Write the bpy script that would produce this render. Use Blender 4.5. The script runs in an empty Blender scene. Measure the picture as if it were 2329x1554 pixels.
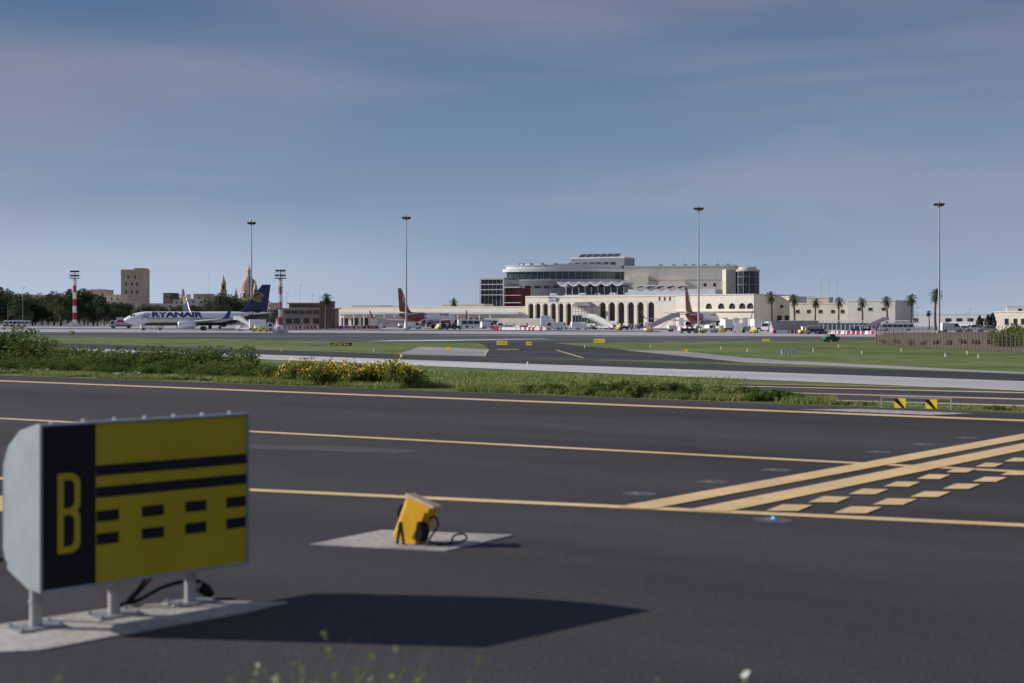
import bpy, bmesh, math, random
import numpy as np
from mathutils import Vector, Matrix
random.seed(7); rng=np.random.default_rng(7)
scene=bpy.context.scene
F=3235.0; CX=1164.5; HY=722.0; CH=1.53; ZC=-2.0
KIDS={}
def link(o): scene.collection.objects.link(o)
# ------------------------------------------------------------ helpers: survey
def wx(px,D): return (px-CX)/F*D
def GA(px,py,dz=0.0):
    D=CH*F/(py-HY); return (wx(px,D),D,dz)
def GC(px,py,dz=0.0):
    D=(CH-ZC)*F/(py-HY); return (wx(px,D),D,ZC+dz)
P0=np.array([-13.6,37.8]); DD=np.array([.826,-.563]); NN=np.array([.563,.826])
TT=[-3000,1.2,2.2,4.5,9,12.5,15,9000]; TZ=[0,0,-.08,-.55,-1.5,-1.92,-2,-2]
def zt(x,y): return float(np.interp((x-P0[0])*NN[0]+(y-P0[1])*NN[1],TT,TZ))
# ------------------------------------------------------------ materials
def nt(m): m.use_nodes=True; t=m.node_tree; t.nodes.clear(); return t
MATS={}
def mat(name,col,rough=.8,var=.15,scale=3.0,metal=0.0,bump=0.0,emit=0,stain=0.0,trans=0.0,spec=.5):
    if name in MATS: return MATS[name]
    m=bpy.data.materials.new(name); t=nt(m); N=t.nodes; L=t.links
    out=N.new('ShaderNodeOutputMaterial'); b=N.new('ShaderNodeBsdfPrincipled')
    L.new(b.outputs[0],out.inputs[0])
    tc=N.new('ShaderNodeTexCoord'); no=N.new('ShaderNodeTexNoise'); no.inputs['Scale'].default_value=scale; no.inputs['Detail'].default_value=5
    L.new(tc.outputs['Object'],no.inputs['Vector'])
    r=N.new('ShaderNodeValToRGB'); r.color_ramp.elements[0].position=.3; r.color_ramp.elements[1].position=.7
    c=Vector(col); a=c*(1-var); d=c*(1+var)
    r.color_ramp.elements[0].color=(*a,1); r.color_ramp.elements[1].color=(min(d[0],.95),min(d[1],.95),min(d[2],.95),1)
    L.new(no.outputs[0],r.inputs[0]); cs=r.outputs[0]
    if stain>0:
        n2=N.new('ShaderNodeTexNoise'); n2.inputs['Scale'].default_value=.35; n2.inputs['Detail'].default_value=8; n2.inputs['Roughness'].default_value=.7
        mp=N.new('ShaderNodeMapping'); mp.inputs['Scale'].default_value=(1,1,.25)
        L.new(tc.outputs['Object'],mp.inputs[0]); L.new(mp.outputs[0],n2.inputs['Vector'])
        r2=N.new('ShaderNodeMapRange'); r2.inputs[1].default_value=.4; r2.inputs[2].default_value=.75; r2.inputs[3].default_value=0; r2.inputs[4].default_value=stain
        L.new(n2.outputs[0],r2.inputs[0])
        mx=N.new('ShaderNodeMix'); mx.data_type='RGBA'; L.new(r2.outputs[0],mx.inputs[0]); L.new(cs,mx.inputs[6]); mx.inputs[7].default_value=(*(c*.45),1)
        cs=mx.outputs[2]
    L.new(cs,b.inputs['Base Color'])
    b.inputs['Roughness'].default_value=rough; b.inputs['Metallic'].default_value=metal
    b.inputs['Specular IOR Level'].default_value=spec
    if bump>0:
        bp=N.new('ShaderNodeBump'); bp.inputs['Strength'].default_value=bump; bp.inputs['Distance'].default_value=.02
        n3=N.new('ShaderNodeTexNoise'); n3.inputs['Scale'].default_value=scale*8; n3.inputs['Detail'].default_value=4
        L.new(tc.outputs['Object'],n3.inputs['Vector']); L.new(n3.outputs[0],bp.inputs['Height']); L.new(bp.outputs[0],b.inputs['Normal'])
    if emit:
        b.inputs['Emission Color'].default_value=(*col,1); b.inputs['Emission Strength'].default_value=emit
    MATS[name]=m; return m
def ground_mat(name,cA,cB,rough=.9,fine=60.0,streak=0.0,cC=None,patch=.08,dirv=(.826,-.563),bump=.3,fvar=.3,pw=(.4,.65),rnd=0):
    m=bpy.data.materials.new(name); t=nt(m); N=t.nodes; L=t.links
    out=N.new('ShaderNodeOutputMaterial'); b=N.new('ShaderNodeBsdfPrincipled'); L.new(b.outputs[0],out.inputs[0])
    g=N.new('ShaderNodeNewGeometry')
    mp=N.new('ShaderNodeMapping'); mp.inputs['Rotation'].default_value=(0,0,-math.atan2(dirv[1],dirv[0])); L.new(g.outputs['Position'],mp.inputs[0])
    n1=N.new('ShaderNodeTexNoise'); n1.inputs['Scale'].default_value=patch; n1.inputs['Detail'].default_value=7; n1.inputs['Roughness'].default_value=.6
    mp2=N.new('ShaderNodeMapping'); mp2.inputs['Scale'].default_value=(1 if not streak else 1.0/streak,1,1); L.new(mp.outputs[0],mp2.inputs[0])
    L.new(mp2.outputs[0],n1.inputs['Vector'])
    mr=N.new('ShaderNodeMapRange'); mr.inputs[1].default_value=pw[0]; mr.inputs[2].default_value=pw[1]; L.new(n1.outputs[0],mr.inputs[0])
    mx=N.new('ShaderNodeMix'); mx.data_type='RGBA'; L.new(mr.outputs[0],mx.inputs[0]); mx.inputs[6].default_value=(*cA,1); mx.inputs[7].default_value=(*cB,1)
    col=mx.outputs[2]
    if cC:
        n4=N.new('ShaderNodeTexNoise'); n4.inputs['Scale'].default_value=patch*6; n4.inputs['Detail'].default_value=6
        L.new(g.outputs['Position'],n4.inputs['Vector'])
        m4=N.new('ShaderNodeMapRange'); m4.inputs[1].default_value=.52; m4.inputs[2].default_value=.68; L.new(n4.outputs[0],m4.inputs[0])
        x4=N.new('ShaderNodeMix'); x4.data_type='RGBA'; L.new(m4.outputs[0],x4.inputs[0]); L.new(col,x4.inputs[6]); x4.inputs[7].default_value=(*cC,1); col=x4.outputs[2]
    n2=N.new('ShaderNodeTexNoise'); n2.inputs['Scale'].default_value=fine; n2.inputs['Detail'].default_value=3; L.new(g.outputs['Position'],n2.inputs['Vector'])
    m2=N.new('ShaderNodeMapRange'); m2.inputs[1].default_value=.3; m2.inputs[2].default_value=.7; m2.inputs[3].default_value=1-fvar; m2.inputs[4].default_value=1+fvar; L.new(n2.outputs[0],m2.inputs[0])
    vm=N.new('ShaderNodeVectorMath'); vm.operation='SCALE'; L.new(col,vm.inputs[0]); L.new(m2.outputs[0],vm.inputs['Scale'])
    L.new(vm.outputs[0],b.inputs['Base Color']); b.inputs['Roughness'].default_value=rough; b.inputs['Specular IOR Level'].default_value=.25
    bp=N.new('ShaderNodeBump'); bp.inputs['Strength'].default_value=bump; bp.inputs['Distance'].default_value=.01; L.new(n2.outputs[0],bp.inputs['Height']); L.new(bp.outputs[0],b.inputs['Normal'])
    return m
def leafmat(name,a,b_,scale=1.5):
    m=bpy.data.materials.new(name); t=nt(m); N=t.nodes; L=t.links
    out=N.new('ShaderNodeOutputMaterial'); b=N.new('ShaderNodeBsdfPrincipled'); tr=N.new('ShaderNodeBsdfTranslucent'); ms=N.new('ShaderNodeMixShader'); ms.inputs[0].default_value=.35
    L.new(b.outputs[0],ms.inputs[1]); L.new(tr.outputs[0],ms.inputs[2]); L.new(ms.outputs[0],out.inputs[0])
    g=N.new('ShaderNodeNewGeometry'); no=N.new('ShaderNodeTexNoise'); no.inputs['Scale'].default_value=scale; no.inputs['Detail'].default_value=4; L.new(g.outputs['Position'],no.inputs['Vector'])
    r=N.new('ShaderNodeMapRange'); r.inputs[1].default_value=.35; r.inputs[2].default_value=.65; L.new(no.outputs[0],r.inputs[0])
    ad=N.new('ShaderNodeMath'); ad.operation='MULTIPLY_ADD'; L.new(g.outputs['Random Per Island'],ad.inputs[0]); ad.inputs[1].default_value=.5; 
    hf=N.new('ShaderNodeMath'); hf.operation='MULTIPLY'; hf.inputs[1].default_value=.6; L.new(r.outputs[0],hf.inputs[0]); L.new(hf.outputs[0],ad.inputs[2])
    mx=N.new('ShaderNodeMix'); mx.data_type='RGBA'; L.new(ad.outputs[0],mx.inputs[0]); mx.inputs[6].default_value=(*a,1); mx.inputs[7].default_value=(*b_,1)
    L.new(mx.outputs[2],b.inputs['Base Color']); L.new(mx.outputs[2],tr.inputs[0]); b.inputs['Roughness'].default_value=.7; b.inputs['Specular IOR Level'].default_value=.2
    return m
# ------------------------------------------------------------ mesh builder
class MB:
    def __init__(s): s.v=[];s.f=[];s.m=[]
    def add(s,vs,fs,mi=0):
        o=len(s.v); s.v+= [tuple(v) for v in vs]; s.f+=[tuple(i+o for i in f) for f in fs]; s.m+=[mi]*len(fs); return s
    def box(s,x0,x1,y0,y1,z0,z1,mi=0,M=None):
        vs=[(x,y,z) for z in (z0,z1) for y in (y0,y1) for x in (x0,x1)]
        if M: vs=[M@Vector(v) for v in vs]
        return s.add(vs,[(0,2,3,1),(4,5,7,6),(0,1,5,4),(2,6,7,3),(0,4,6,2),(1,3,7,5)],mi)
    def prism(s,poly,lo,hi,axis='y',mi=0,M=None):
        def P(a,b,c): return {'y':(a,c,b),'x':(c,a,b),'z':(a,b,c)}[axis]
        n=len(poly); vs=[P(a,b,lo) for a,b in poly]+[P(a,b,hi) for a,b in poly]
        if M: vs=[M@Vector(v) for v in vs]
        fs=[tuple(range(n)),tuple(range(2*n-1,n-1,-1))]+[(i,i+n,(i+1)%n+n,(i+1)%n) for i in range(n)]
        return s.add(vs,fs,mi)
    def cyl(s,p0,p1,r0,r1=None,n=10,mi=0,caps=True):
        r1=r0 if r1 is None else r1; p0=Vector(p0);p1=Vector(p1); d=(p1-p0).normalized()
        a=d.orthogonal().normalized(); b=d.cross(a); vs=[]
        for p,r in ((p0,r0),(p1,r1)):
            for i in range(n):
                t=2*math.pi*i/n; vs.append(p+a*(r*math.cos(t))+b*(r*math.sin(t)))
        fs=[(i,(i+1)%n,(i+1)%n+n,i+n) for i in range(n)]
        if caps: fs+=[tuple(range(n-1,-1,-1)),tuple(range(n,2*n))]
        return s.add(vs,fs,mi)
    def tube(s,pts,r,n=6,mi=0):
        for a,b in zip(pts[:-1],pts[1:]): s.cyl(a,b,r,r,n,mi)
        return s
    def rings(s,rings,mi=0,cap=True,mf=None):
        n=len(rings[0]); o=len(s.v)
        for r in rings: s.v+=[tuple(p) for p in r]
        for k in range(len(rings)-1):
            for i in range(n):
                f=(o+k*n+i,o+k*n+(i+1)%n,o+(k+1)*n+(i+1)%n,o+(k+1)*n+i)
                c=sum((Vector(s.v[j]) for j in f),Vector())/4
                s.f.append(f); s.m.append(mf(c) if mf else mi)
        if cap:
            s.f.append(tuple(o+i for i in range(n-1,-1,-1))); s.m.append(mf(Vector(s.v[o])) if mf else mi)
            e=o+(len(rings)-1)*n; s.f.append(tuple(e+i for i in range(n))); s.m.append(mf(Vector(s.v[e])) if mf else mi)
        return s
    def lathe(s,prof,c=(0,0,0),n=20,mi=0):
        R=[[(c[0]+r*math.cos(2*math.pi*i/n),c[1]+r*math.sin(2*math.pi*i/n),c[2]+z) for i in range(n)] for r,z in prof]
        return s.rings(R,mi)
    def quad(s,pts,mi=0): return s.add(pts,[tuple(range(len(pts)))],mi)
    def mesh(s,name,mats,smooth=False):
        me=bpy.data.meshes.new(name); me.from_pydata(s.v,[],s.f)
        for m in mats: me.materials.append(m)
        me.polygons.foreach_set('material_index',s.m)
        bm=bmesh.new(); bm.from_mesh(me); bmesh.ops.recalc_face_normals(bm,faces=bm.faces); bm.to_mesh(me); bm.free()
        if smooth:
            me.polygons.foreach_set('use_smooth',[True]*len(me.polygons))
            try: me.set_sharp_from_angle(angle=math.radians(35))
            except Exception: pass
        me.update(); return me
def obj(me,name,parent=None,loc=(0,0,0),rz=0,label=None,cat=None,group=None,kind=None,sc=1):
    o=bpy.data.objects.new(name,me); link(o); o.location=loc; o.rotation_euler=(0,0,rz); o.scale=(sc,sc,sc) if not isinstance(sc,tuple) else sc
    if parent is not None: o.parent=parent; KIDS.setdefault(parent.name,[]).append(o)
    if label: o['label']=label
    if cat: o['category']=cat
    if group: o['group']=group
    if kind: o['kind']=kind
    return o
def part(mb,name,mats,parent,smooth=False,loc=(0,0,0),rz=0,label=None,bevel=0):
    if not isinstance(mats,(list,tuple)): mats=[mats]
    o=obj(mb.mesh(name,mats,smooth) if isinstance(mb,MB) else mb,name,parent,loc,rz,label)
    if bevel:
        b=o.modifiers.new('bevel','BEVEL'); b.width=bevel; b.segments=2; b.limit_method='ANGLE'
    return o
def thing(name,label,cat,loc=(0,0,0),rz=0,group=None): return obj(None,name,None,loc,rz,label,cat,group)
def dup(root,loc,rz=0,sc=None,label=None):
    n=root.copy(); link(n); n.location=loc; n.rotation_euler=(0,0,rz)
    if sc is not None: n.scale=(sc,sc,sc) if not isinstance(sc,tuple) else sc
    if label: n['label']=label
    def rec(a,b):
        for c in KIDS.get(a.name,[]):
            k=c.copy(); link(k); k.parent=b; KIDS.setdefault(b.name,[]).append(k); rec(c,k)
    rec(root,n); return n
def textmesh(s,size=1.0,offset=0.0,cuts=0,sx=1,ext=0.0):
    c=bpy.data.curves.new('t','FONT'); c.body=s; c.size=size; c.offset=offset; c.extrude=ext; c.resolution_u=4
    o=bpy.data.objects.new('t',c); link(o); bpy.context.view_layer.update()
    me=bpy.data.meshes.new_from_object(o.evaluated_get(bpy.context.evaluated_depsgraph_get()))
    bpy.data.objects.remove(o); bm=bmesh.new(); bm.from_mesh(me)
    ys=[v.co.y for v in bm.verts]; y0,y1=min(ys),max(ys)
    for i in range(1,cuts):
        y=y0+(y1-y0)*i/cuts; bmesh.ops.bisect_plane(bm,geom=bm.verts[:]+bm.edges[:]+bm.faces[:],plane_co=(0,y,0),plane_no=(0,1,0))
    vs=[(v.co.x*sx,v.co.y,v.co.z) for v in bm.verts]; bm.verts.index_update(); fs=[tuple(v.index for v in f.verts) for f in bm.faces]; bm.free()
    bpy.data.meshes.remove(me); x0=min(v[0] for v in vs); x1=max(v[0] for v in vs)
    return [((v[0]-x0),(v[1]-y0),v[2]) for v in vs],fs,x1-x0,y1-y0
# ------------------------------------------------------------ base palette
M_white=mat('white_paint',(.80,.80,.79),.45,.05); M_grey=mat('grey_metal',(.30,.31,.33),.5,.1,metal=.3); M_dark=mat('dark_rubber',(.02,.02,.022),.8,.2)
M_glass=mat('dark_glass',(.025,.03,.035),.2,.2); M_gglass=mat('green_glass',(.035,.07,.08),.25,.3,scale=.3); M_red=mat('red_paint',(.42,.03,.03),.45,.08)
M_navy=mat('navy_paint',(.012,.03,.11),.35,.1); M_yel=mat('yellow_paint',(.85,.60,.02),.5,.08); M_black=mat('black_paint',(.012,.012,.014),.7,.15,spec=.15)
M_cream=mat('cream_render',(.82,.75,.62),.9,.05,scale=.6,stain=.16); M_tan=mat('tan_stone',(.60,.53,.42),.9,.12,scale=.4,stain=.3); M_stone=mat('limestone',(.56,.47,.36),.9,.14,scale=.5,stain=.4)
M_conc=mat('concrete',(.42,.40,.38),.9,.12,scale=4,stain=.3,bump=.3); M_panel=mat('grey_cladding',(.24,.25,.28),.5,.08,scale=.5); M_slab=mat('pale_cladding',(.66,.67,.68),.6,.06,scale=.5,stain=.15)
M_galv=mat('galvanised_steel',(.38,.39,.40),.5,.12,metal=.4); M_blue=mat('blue_paint',(.03,.08,.35),.5,.1); M_brown=mat('brown_wood',(.13,.09,.07),.8,.2); M_green=mat('green_paint',(.02,.12,.05),.5,.1)
M_redbr=mat('faded_red_stone',(.30,.17,.14),.9,.15,scale=.4); M_solar=mat('solar_panel',(.03,.04,.06),.25,.2); M_trunk=mat('bark',(.12,.09,.07),.9,.3,scale=2)
M_palecar=mat('silver_paint',(.45,.46,.48),.35,.06); M_greybrown=mat('grey_brown_wall',(.32,.27,.22),.9,.12,scale=.5,stain=.3); M_frame=mat('window_frame_grey',(.20,.20,.20),.6,.1)
M_tailred=mat('tail_red',(.24,.018,.022),.4,.1); M_gold=mat('emblem_gold',(.50,.36,.03),.5,.1)
# ------------------------------------------------------------ ground
G_grass=ground_mat('verge_grass_ground',(.10,.145,.032),(.19,.20,.07),fine=8,cC=(.06,.10,.02),patch=.06,bump=.6,fvar=.35)
G_asph=ground_mat('taxiway_asphalt',(.036,.0325,.037),(.064,.057,.062),fine=55,streak=7,patch=.4,bump=.5,fvar=.36,pw=(.36,.66))
G_asph2=ground_mat('runway_asphalt',(.036,.036,.040),(.065,.063,.066),fine=20,streak=12,patch=.3,dirv=(.66,-.75),fvar=.15)
G_asph3=ground_mat('apron_asphalt',(.055,.055,.062),(.12,.12,.13),fine=10,streak=14,patch=.08,dirv=(1,0),fvar=.15)
G_conc=ground_mat('apron_concrete',(.33,.31,.33),(.47,.45,.46),fine=6,streak=8,patch=.06,dirv=(1,0.05),fvar=.1)
G_conc2=ground_mat('shoulder_concrete',(.42,.40,.41),(.62,.60,.59),fine=8,streak=8,patch=.15,dirv=(.66,-.75),fvar=.15)
G_conc3=ground_mat('connector_concrete',(.26,.25,.24),(.40,.38,.36),fine=8,streak=4,patch=.2,dirv=(.66,-.75),fvar=.15)
G_pad=ground_mat('pad_concrete',(.30,.28,.26),(.46,.43,.40),fine=30,patch=1.5,fvar=.2)
G_soil=ground_mat('dry_soil',(.16,.11,.07),(.22,.17,.11),fine=5,patch=.2,cC=(.07,.08,.03))
def paint_mat(name,col,under,amt=.5):
    m=ground_mat(name,col,tuple(c*.82 for c in col),fine=40,patch=.6,fvar=.12); t=m.node_tree; N=t.nodes; L=t.links
    b=[n for n in N if n.type=='BSDF_PRINCIPLED'][0]; src=b.inputs['Base Color'].links[0].from_socket
    g=N.new('ShaderNodeNewGeometry'); n=N.new('ShaderNodeTexNoise'); n.inputs['Scale'].default_value=9; n.inputs['Detail'].default_value=8; n.inputs['Roughness'].default_value=.75; L.new(g.outputs['Position'],n.inputs['Vector'])
    r=N.new('ShaderNodeMapRange'); r.inputs[1].default_value=amt; r.inputs[2].default_value=amt+.12; L.new(n.outputs[0],r.inputs[0])
    x=N.new('ShaderNodeMix'); x.data_type='RGBA'; L.new(r.outputs[0],x.inputs[0]); L.new(src,x.inputs[6]); x.inputs[7].default_value=(*under,1); L.new(x.outputs[2],b.inputs['Base Color']); return m
G_yel=paint_mat('worn_yellow_paint',(.76,.54,.27),(.14,.11,.09),.58); G_wht=paint_mat('worn_white_paint',(.5,.45,.45),(.08,.07,.08),.5)
G_yel2=paint_mat('faded_yellow_paint',(.6,.48,.3),(.07,.07,.06),.55)
mb=MB(); S=[-6000,-60,0,60,6000]
for j,t in enumerate(TT):
    for s_ in S:
        p=P0+DD*s_+NN*t; mb.v.append((p[0],p[1],TZ[j]))
for j in range(len(TT)-1):
    for i in range(len(S)-1):
        a=j*len(S)+i; mb.f.append((a,a+1,a+1+len(S),a+len(S))); mb.m.append(0)
obj(mb.mesh('ground',[G_grass]),'ground',kind='structure')
def sheet(name,pts,m,kind='structure'):
    mb=MB(); mb.quad(pts); me=mb.mesh(name,[m])
    if me.polygons[0].normal.z<0: me.flip_normals()
    return obj(me,name,kind=kind)
def sheets(name,polys,m):
    mb=MB(); [mb.quad(p) for p in polys]; me=mb.mesh(name,[m])
    bm=bmesh.new(); bm.from_mesh(me)
    for f in bm.faces:
        f.normal_update()
        if f.normal.z<0: f.normal_flip()
    bm.to_mesh(me); bm.free(); return obj(me,name,kind='structure')
def ln(p,q,k): return tuple(p[i]+(q[i]-p[i])*k for i in range(3))
e0=P0-DD*90
sheet('taxiway',[(-60,5.35,.004),(P0[0]+DD[0]*57,5.4,.004),(e0[0],e0[1],.004),(-120,5.35,.004)],G_asph)
def stripA(a,b,w,ext=.0,z=.008):
    a=Vector(a);b=Vector(b); d=(b-a).normalized(); n=Vector((-d.y,d.x,0)); a=a-d*ext;b=b+d*ext
    return [(p.x,p.y,z) for p in (a-n*w/2,b-n*w/2,b+n*w/2,a+n*w/2)]
sheets('taxiway_edge_marking',[stripA(GA(0,867),GA(2329,958),.36,10),stripA(GA(0,953),GA(2329,1075),.18,6,.0085),stripA(GA(0,1090),GA(2329,1197),.17,3,.0080)],G_yel)
def pa(pts,z=.012): return [GA(x,y,z) for x,y in pts]
hp=[]
hp.append(pa([(1403,1156),(1480,1161),(2329,1001),(2600,950),(2600,940),(2329,988)]))
hp.append(pa([(1562,1163),(1654,1167),(2329,1026),(2600,972),(2600,960),(2329,1010)]))
hp.append(pa([(-90,1128),(6,1131),(6,1166),(-90,1168)]))
r1=[(1742,1158,106),(1838,1139,96),(1930,1121,90),(2010,1104,83),(2085,1087,76),(2152,1072,70),(2218,1060,65),(2284,1048,61),(2345,1037,56),(2405,1027,52)]
r2=[(1896,1163,110),(1984,1144,102),(2070,1127,92),(2144,1109,86),(2212,1093,78),(2276,1078,73),(2342,1064,68),(2402,1052,64)]
for r in (r1,r2):
    for x,y,w in r:
        h=w*.145; hp.append(pa([(x,y+h*.45),(x+w*.68,y+h*.5),(x+w,y-h*.4),(x+w*.36,y-h*.5)]))
sheets('holding_position_marking',hp,G_yel)
sheet('taxiway_smear_marking',pa([(1815,933),(1960,932),(2215,942),(2120,946)]),G_wht)
G_worn=ground_mat('worn_asphalt',(.065,.06,.065),(.085,.08,.085),fine=50,patch=.5)
sheets('asphalt_repair',[pa([(560,1012),(760,1015),(965,1027),(900,1034),(700,1026),(560,1022)],.0065)],G_worn)
def pad(name,pts,h):
    mb=MB(); P=[GA(x,y,h) for x,y in pts]; mb.quad(P); n=len(P)
    for i in range(n): a,b=P[i],P[(i+1)%n]; mb.quad([a,b,(b[0],b[1],.003),(a[0],a[1],.003)])
    obj(mb.mesh(name,[G_pad]),name,kind='structure')
pad('sign_pad',[(-140,1446),(100,1410),(300,1381),(480,1372),(655,1374),(560,1396),(330,1438),(90,1484),(-140,1496)],.012)
pad('light_pad',[(703,1242),(868,1209),(1168,1220),(1012,1257)],.012)
def pc(pts,z): return [GC(x,y,z) for x,y in pts]
sheet('apron',pc([(-900,736),(3300,736),(2500,758),(2030,757),(1990,766),(1500,764),(1000,759),(700,757),(-900,753)],.004),G_conc)
sheet('apron_taxiway',pc([(-900,753.5),(700,757),(1000,759),(1500,764),(1990,766),(1990,774),(1750,776),(1500,777),(1250,780),(900,779),(430,770),(200,767),(-900,764)],.010),G_asph3)
sheet('apron_taxi_lane_marking',pc([(820,777),(900,774.5),(1240,770.5),(1250,771.3),(1000,776)],.016),G_conc2)
sheets('apron_lane_marking',[pc([(0,744),(900,749),(900,749.7),(0,744.6)],.016),pc([(700,753),(1500,757),(1500,757.8),(700,753.7)],.016),pc([(1000,762),(1700,768),(1700,768.6),(1000,762.6)],.017)],G_wht)
sheets('apron_asphalt_band',[pc([(-900,744),(300,747),(900,750),(1500,753),(1500,755),(900,752.5),(300,749),(-900,745.5)],.008)],G_asph3)
rA=GC(910,806); rB=GC(2329,852)
wA=GC(1100,825); wB=GC(2329,868); vA=GC(1250,845); vB=GC(2329,890)
def z_(p,dz): return (p[0],p[1],ZC+dz)
sheet('runway',[z_(ln(rA,rB,-5),.020),z_(ln(rA,rB,2.2),.020),z_(ln(wA,wB,2.6),.020),z_(ln(wA,wB,-6),.020)],G_asph2)
sheet('runway_shoulder',[z_(ln(wA,wB,-6),.024),z_(ln(wA,wB,2.6),.024),z_(ln(vA,vB,3.2),.024),z_(ln(vA,vB,-8),.024)],G_conc2)
sheet('connector_taxiway',pc([(1105,812),(1113,795),(1100,785),(1085,779.5),(1250,779.5),(1310,786),(1430,797),(1720,827),(1500,820)],.014),G_asph2)
sheets('connector_shoulder',[pc([(903,807),(955,789),(1113,795),(1104,811.5)],.028),pc([(1415,797),(1555,800),(1660,811),(1800,822),(2329,848),(2500,855),(2500,860),(2329,852.5),(1700,826)],.028)],G_conc3)
sheets('taxi_centre_marking',[pc([(1262,797),(1268,797),(1330,815),(1322,815)],.034),pc([(1100,811),(1104,811),(1109,795),(1107,795)],.034),pc([(1130,795),(1180,795),(1180,796),(1130,796)],.034)],G_yel2)
sheet('far_side_taxiway',pc([(1580,875),(1640,873),(2329,891),(2800,905),(2800,1010),(2100,965),(1900,925),(1720,898)],.012),G_asph2)
sheets('side_taxiway_marking',[pc([(1600,876.5),(2329,893),(2329,895.5),(1600,878)],.018),pc([(1740,892),(2329,907.5),(2329,910.5),(1740,893.6)],.018),pc([(1880,910),(2329,922.5),(2329,926),(1880,912)],.018),pc([(1500,871),(2329,885),(2329,885.8),(1500,871.6)],.030)],G_yel2)
sheet('field_soil',pc([(1995,783),(2400,807),(2800,790),(2700,752),(2010,757)],.008),G_soil)
# ------------------------------------------------------------ foreground sign
class Fr:
    def __init__(s,pa_,Da,pb,Db,base=ZC):
        s.A=Vector((wx(pa_,Da),Da)); B=Vector((wx(pb,Db),Db)); s.L=(B-s.A).length; s.U=(B-s.A)/s.L; s.rz=math.atan2(s.U.y,s.U.x); s.base=base; s.loc=(s.A.x,s.A.y,base)
    def u(s,px): k=(px-CX)/F; return (k*s.A.y-s.A.x)/(s.U.x-k*s.U.y)
    def D(s,px): return s.A.y+s.u(px)*s.U.y
    def h(s,px,py): return CH-(py-HY)/F*s.D(px)-s.base
fs=Fr(92,6.85,560,7.67,0)
M_sy=mat('sign_yellow_film',(.50,.375,.018),.5,.07,scale=2,spec=.2); M_sb=mat('sign_black_film',(.014,.014,.018),.55,.1,spec=.2); M_cap=mat('sign_grey_case',(.30,.33,.38),.6,.10,scale=6,stain=.2,spec=.3)
sg=thing('guidance_sign','grey cased black and yellow B runway exit sign on three legs','sign',fs.loc,fs.rz)
L_=fs.L
prof=[(0,.2),(0,1.012),(.03,1.014),(.22,.97),(.34,.89),(.4,.79),(.4,.37),(.35,.27),(.12,.2)]
mb=MB(); mb.prism(prof,-.005,L_+.005,'x'); mb.box(-.012,L_+.012,-.02,.0,.2,.214);mb.box(-.012,L_+.012,-.02,.0,1.002,1.015);mb.box(-.012,.004,-.02,0,.214,1.002);mb.box(L_-.004,L_+.012,-.02,0,.214,1.002)
part(mb,'case',M_cap,sg,bevel=.006)
ub=fs.u(216)
mb=MB(); mb.box(.004,ub,-.008,-.001,.214,1.002); part(mb,'black_face',M_sb,sg)
mb=MB(); mb.box(ub+.0005,L_-.004,-.008,-.001,.214,1.002); part(mb,'yellow_face',M_sy,sg)
mb=MB()
for z in (.770,.662): mb.box(ub+.002,L_-.0065,-.012,-.0085,z-.026,z+.026)
for z in (.543,.430):
    for a,b in ((217,268),(321,370),(420,467),(513,556)): mb.box(fs.u(a)+(.002 if a==217 else 0),fs.u(b),-.012,-.0085,z-.027,z+.027)
part(mb,'holding_position_pattern',M_sb,sg)
mb=MB(); x0,x1=fs.u(128),fs.u(180); z0,z1=.38,.77; w=x1-x0; H=z1-z0; zm=z0+H*.52; sw=.032
def arc(cx,cz,rx,rz,a0,a1,n=8): return [(cx+rx*math.cos(math.radians(a0+(a1-a0)*i/n)),cz+rz*math.sin(math.radians(a0+(a1-a0)*i/n))) for i in range(n+1)]
def lobe(zb,zt_):
    r=min(.055,w*.5)
    o=[(x0,zb),(x1-r,zb)]+arc(x1-r,zb+r,r,r,-90,0,6)+arc(x1-r,zt_-r,r,r,0,90,6)+[(x0,zt_)]
    ri=r*.55; i_=[(x0+sw,zb+sw*1.0),(x1-sw*1-ri,zb+sw)]+arc(x1-sw-ri,zb+sw+ri,ri,ri,-90,0,6)+arc(x1-sw-ri,zt_-sw-ri,ri,ri,0,90,6)+[(x0+sw,zt_-sw)]
    n=len(o); vs=[(a,-.0125,b) for a,b in o]+[(a,-.0125,b) for a,b in i_]
    mb.add(vs,[(k,(k+1)%n,(k+1)%n+n,k+n) for k in range(n)])
lobe(z0,zm+sw/2); 
vs0=len(mb.v); lobe(zm-sw/2+.0005,z1)
for k in range(vs0,len(mb.v)): v=mb.v[k]; mb.v[k]=(v[0],-.0130,v[2])
part(mb,'letter',M_sy,sg)
M_leg=mat('sign_leg_paint',(.38,.37,.36),.6,.14,scale=8)
for uu in (.035,.455,.90):
    mb=MB(); mb.cyl((uu,.12,.02),(uu,.12,.215),.030,.030,16); mb.cyl((uu,.12,.135),(uu,.12,.147),.034,.034,16)
    part(mb,'leg',M_leg,sg,True)
    mb=MB(); mb.box(uu-.12,uu+.12,.12-.08,.12+.08,.0125,.022)
    for a in (-.1,.1):
        for b in (-.065,.065): mb.cyl((uu+a,.12+b,.022),(uu+a,.12+b,.036),.009,.009,6)
    part(mb,'base_plate',M_grey,sg)
bm_=MB(); bm_.cyl((0,0,0),(0,0,.018),.012,.008,8); bme=bm_.mesh('bolt',[M_slab])
for k in range(7): part(bme,'bolt',None,sg,loc=(.08+k*.17,.05,1.006))
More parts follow.
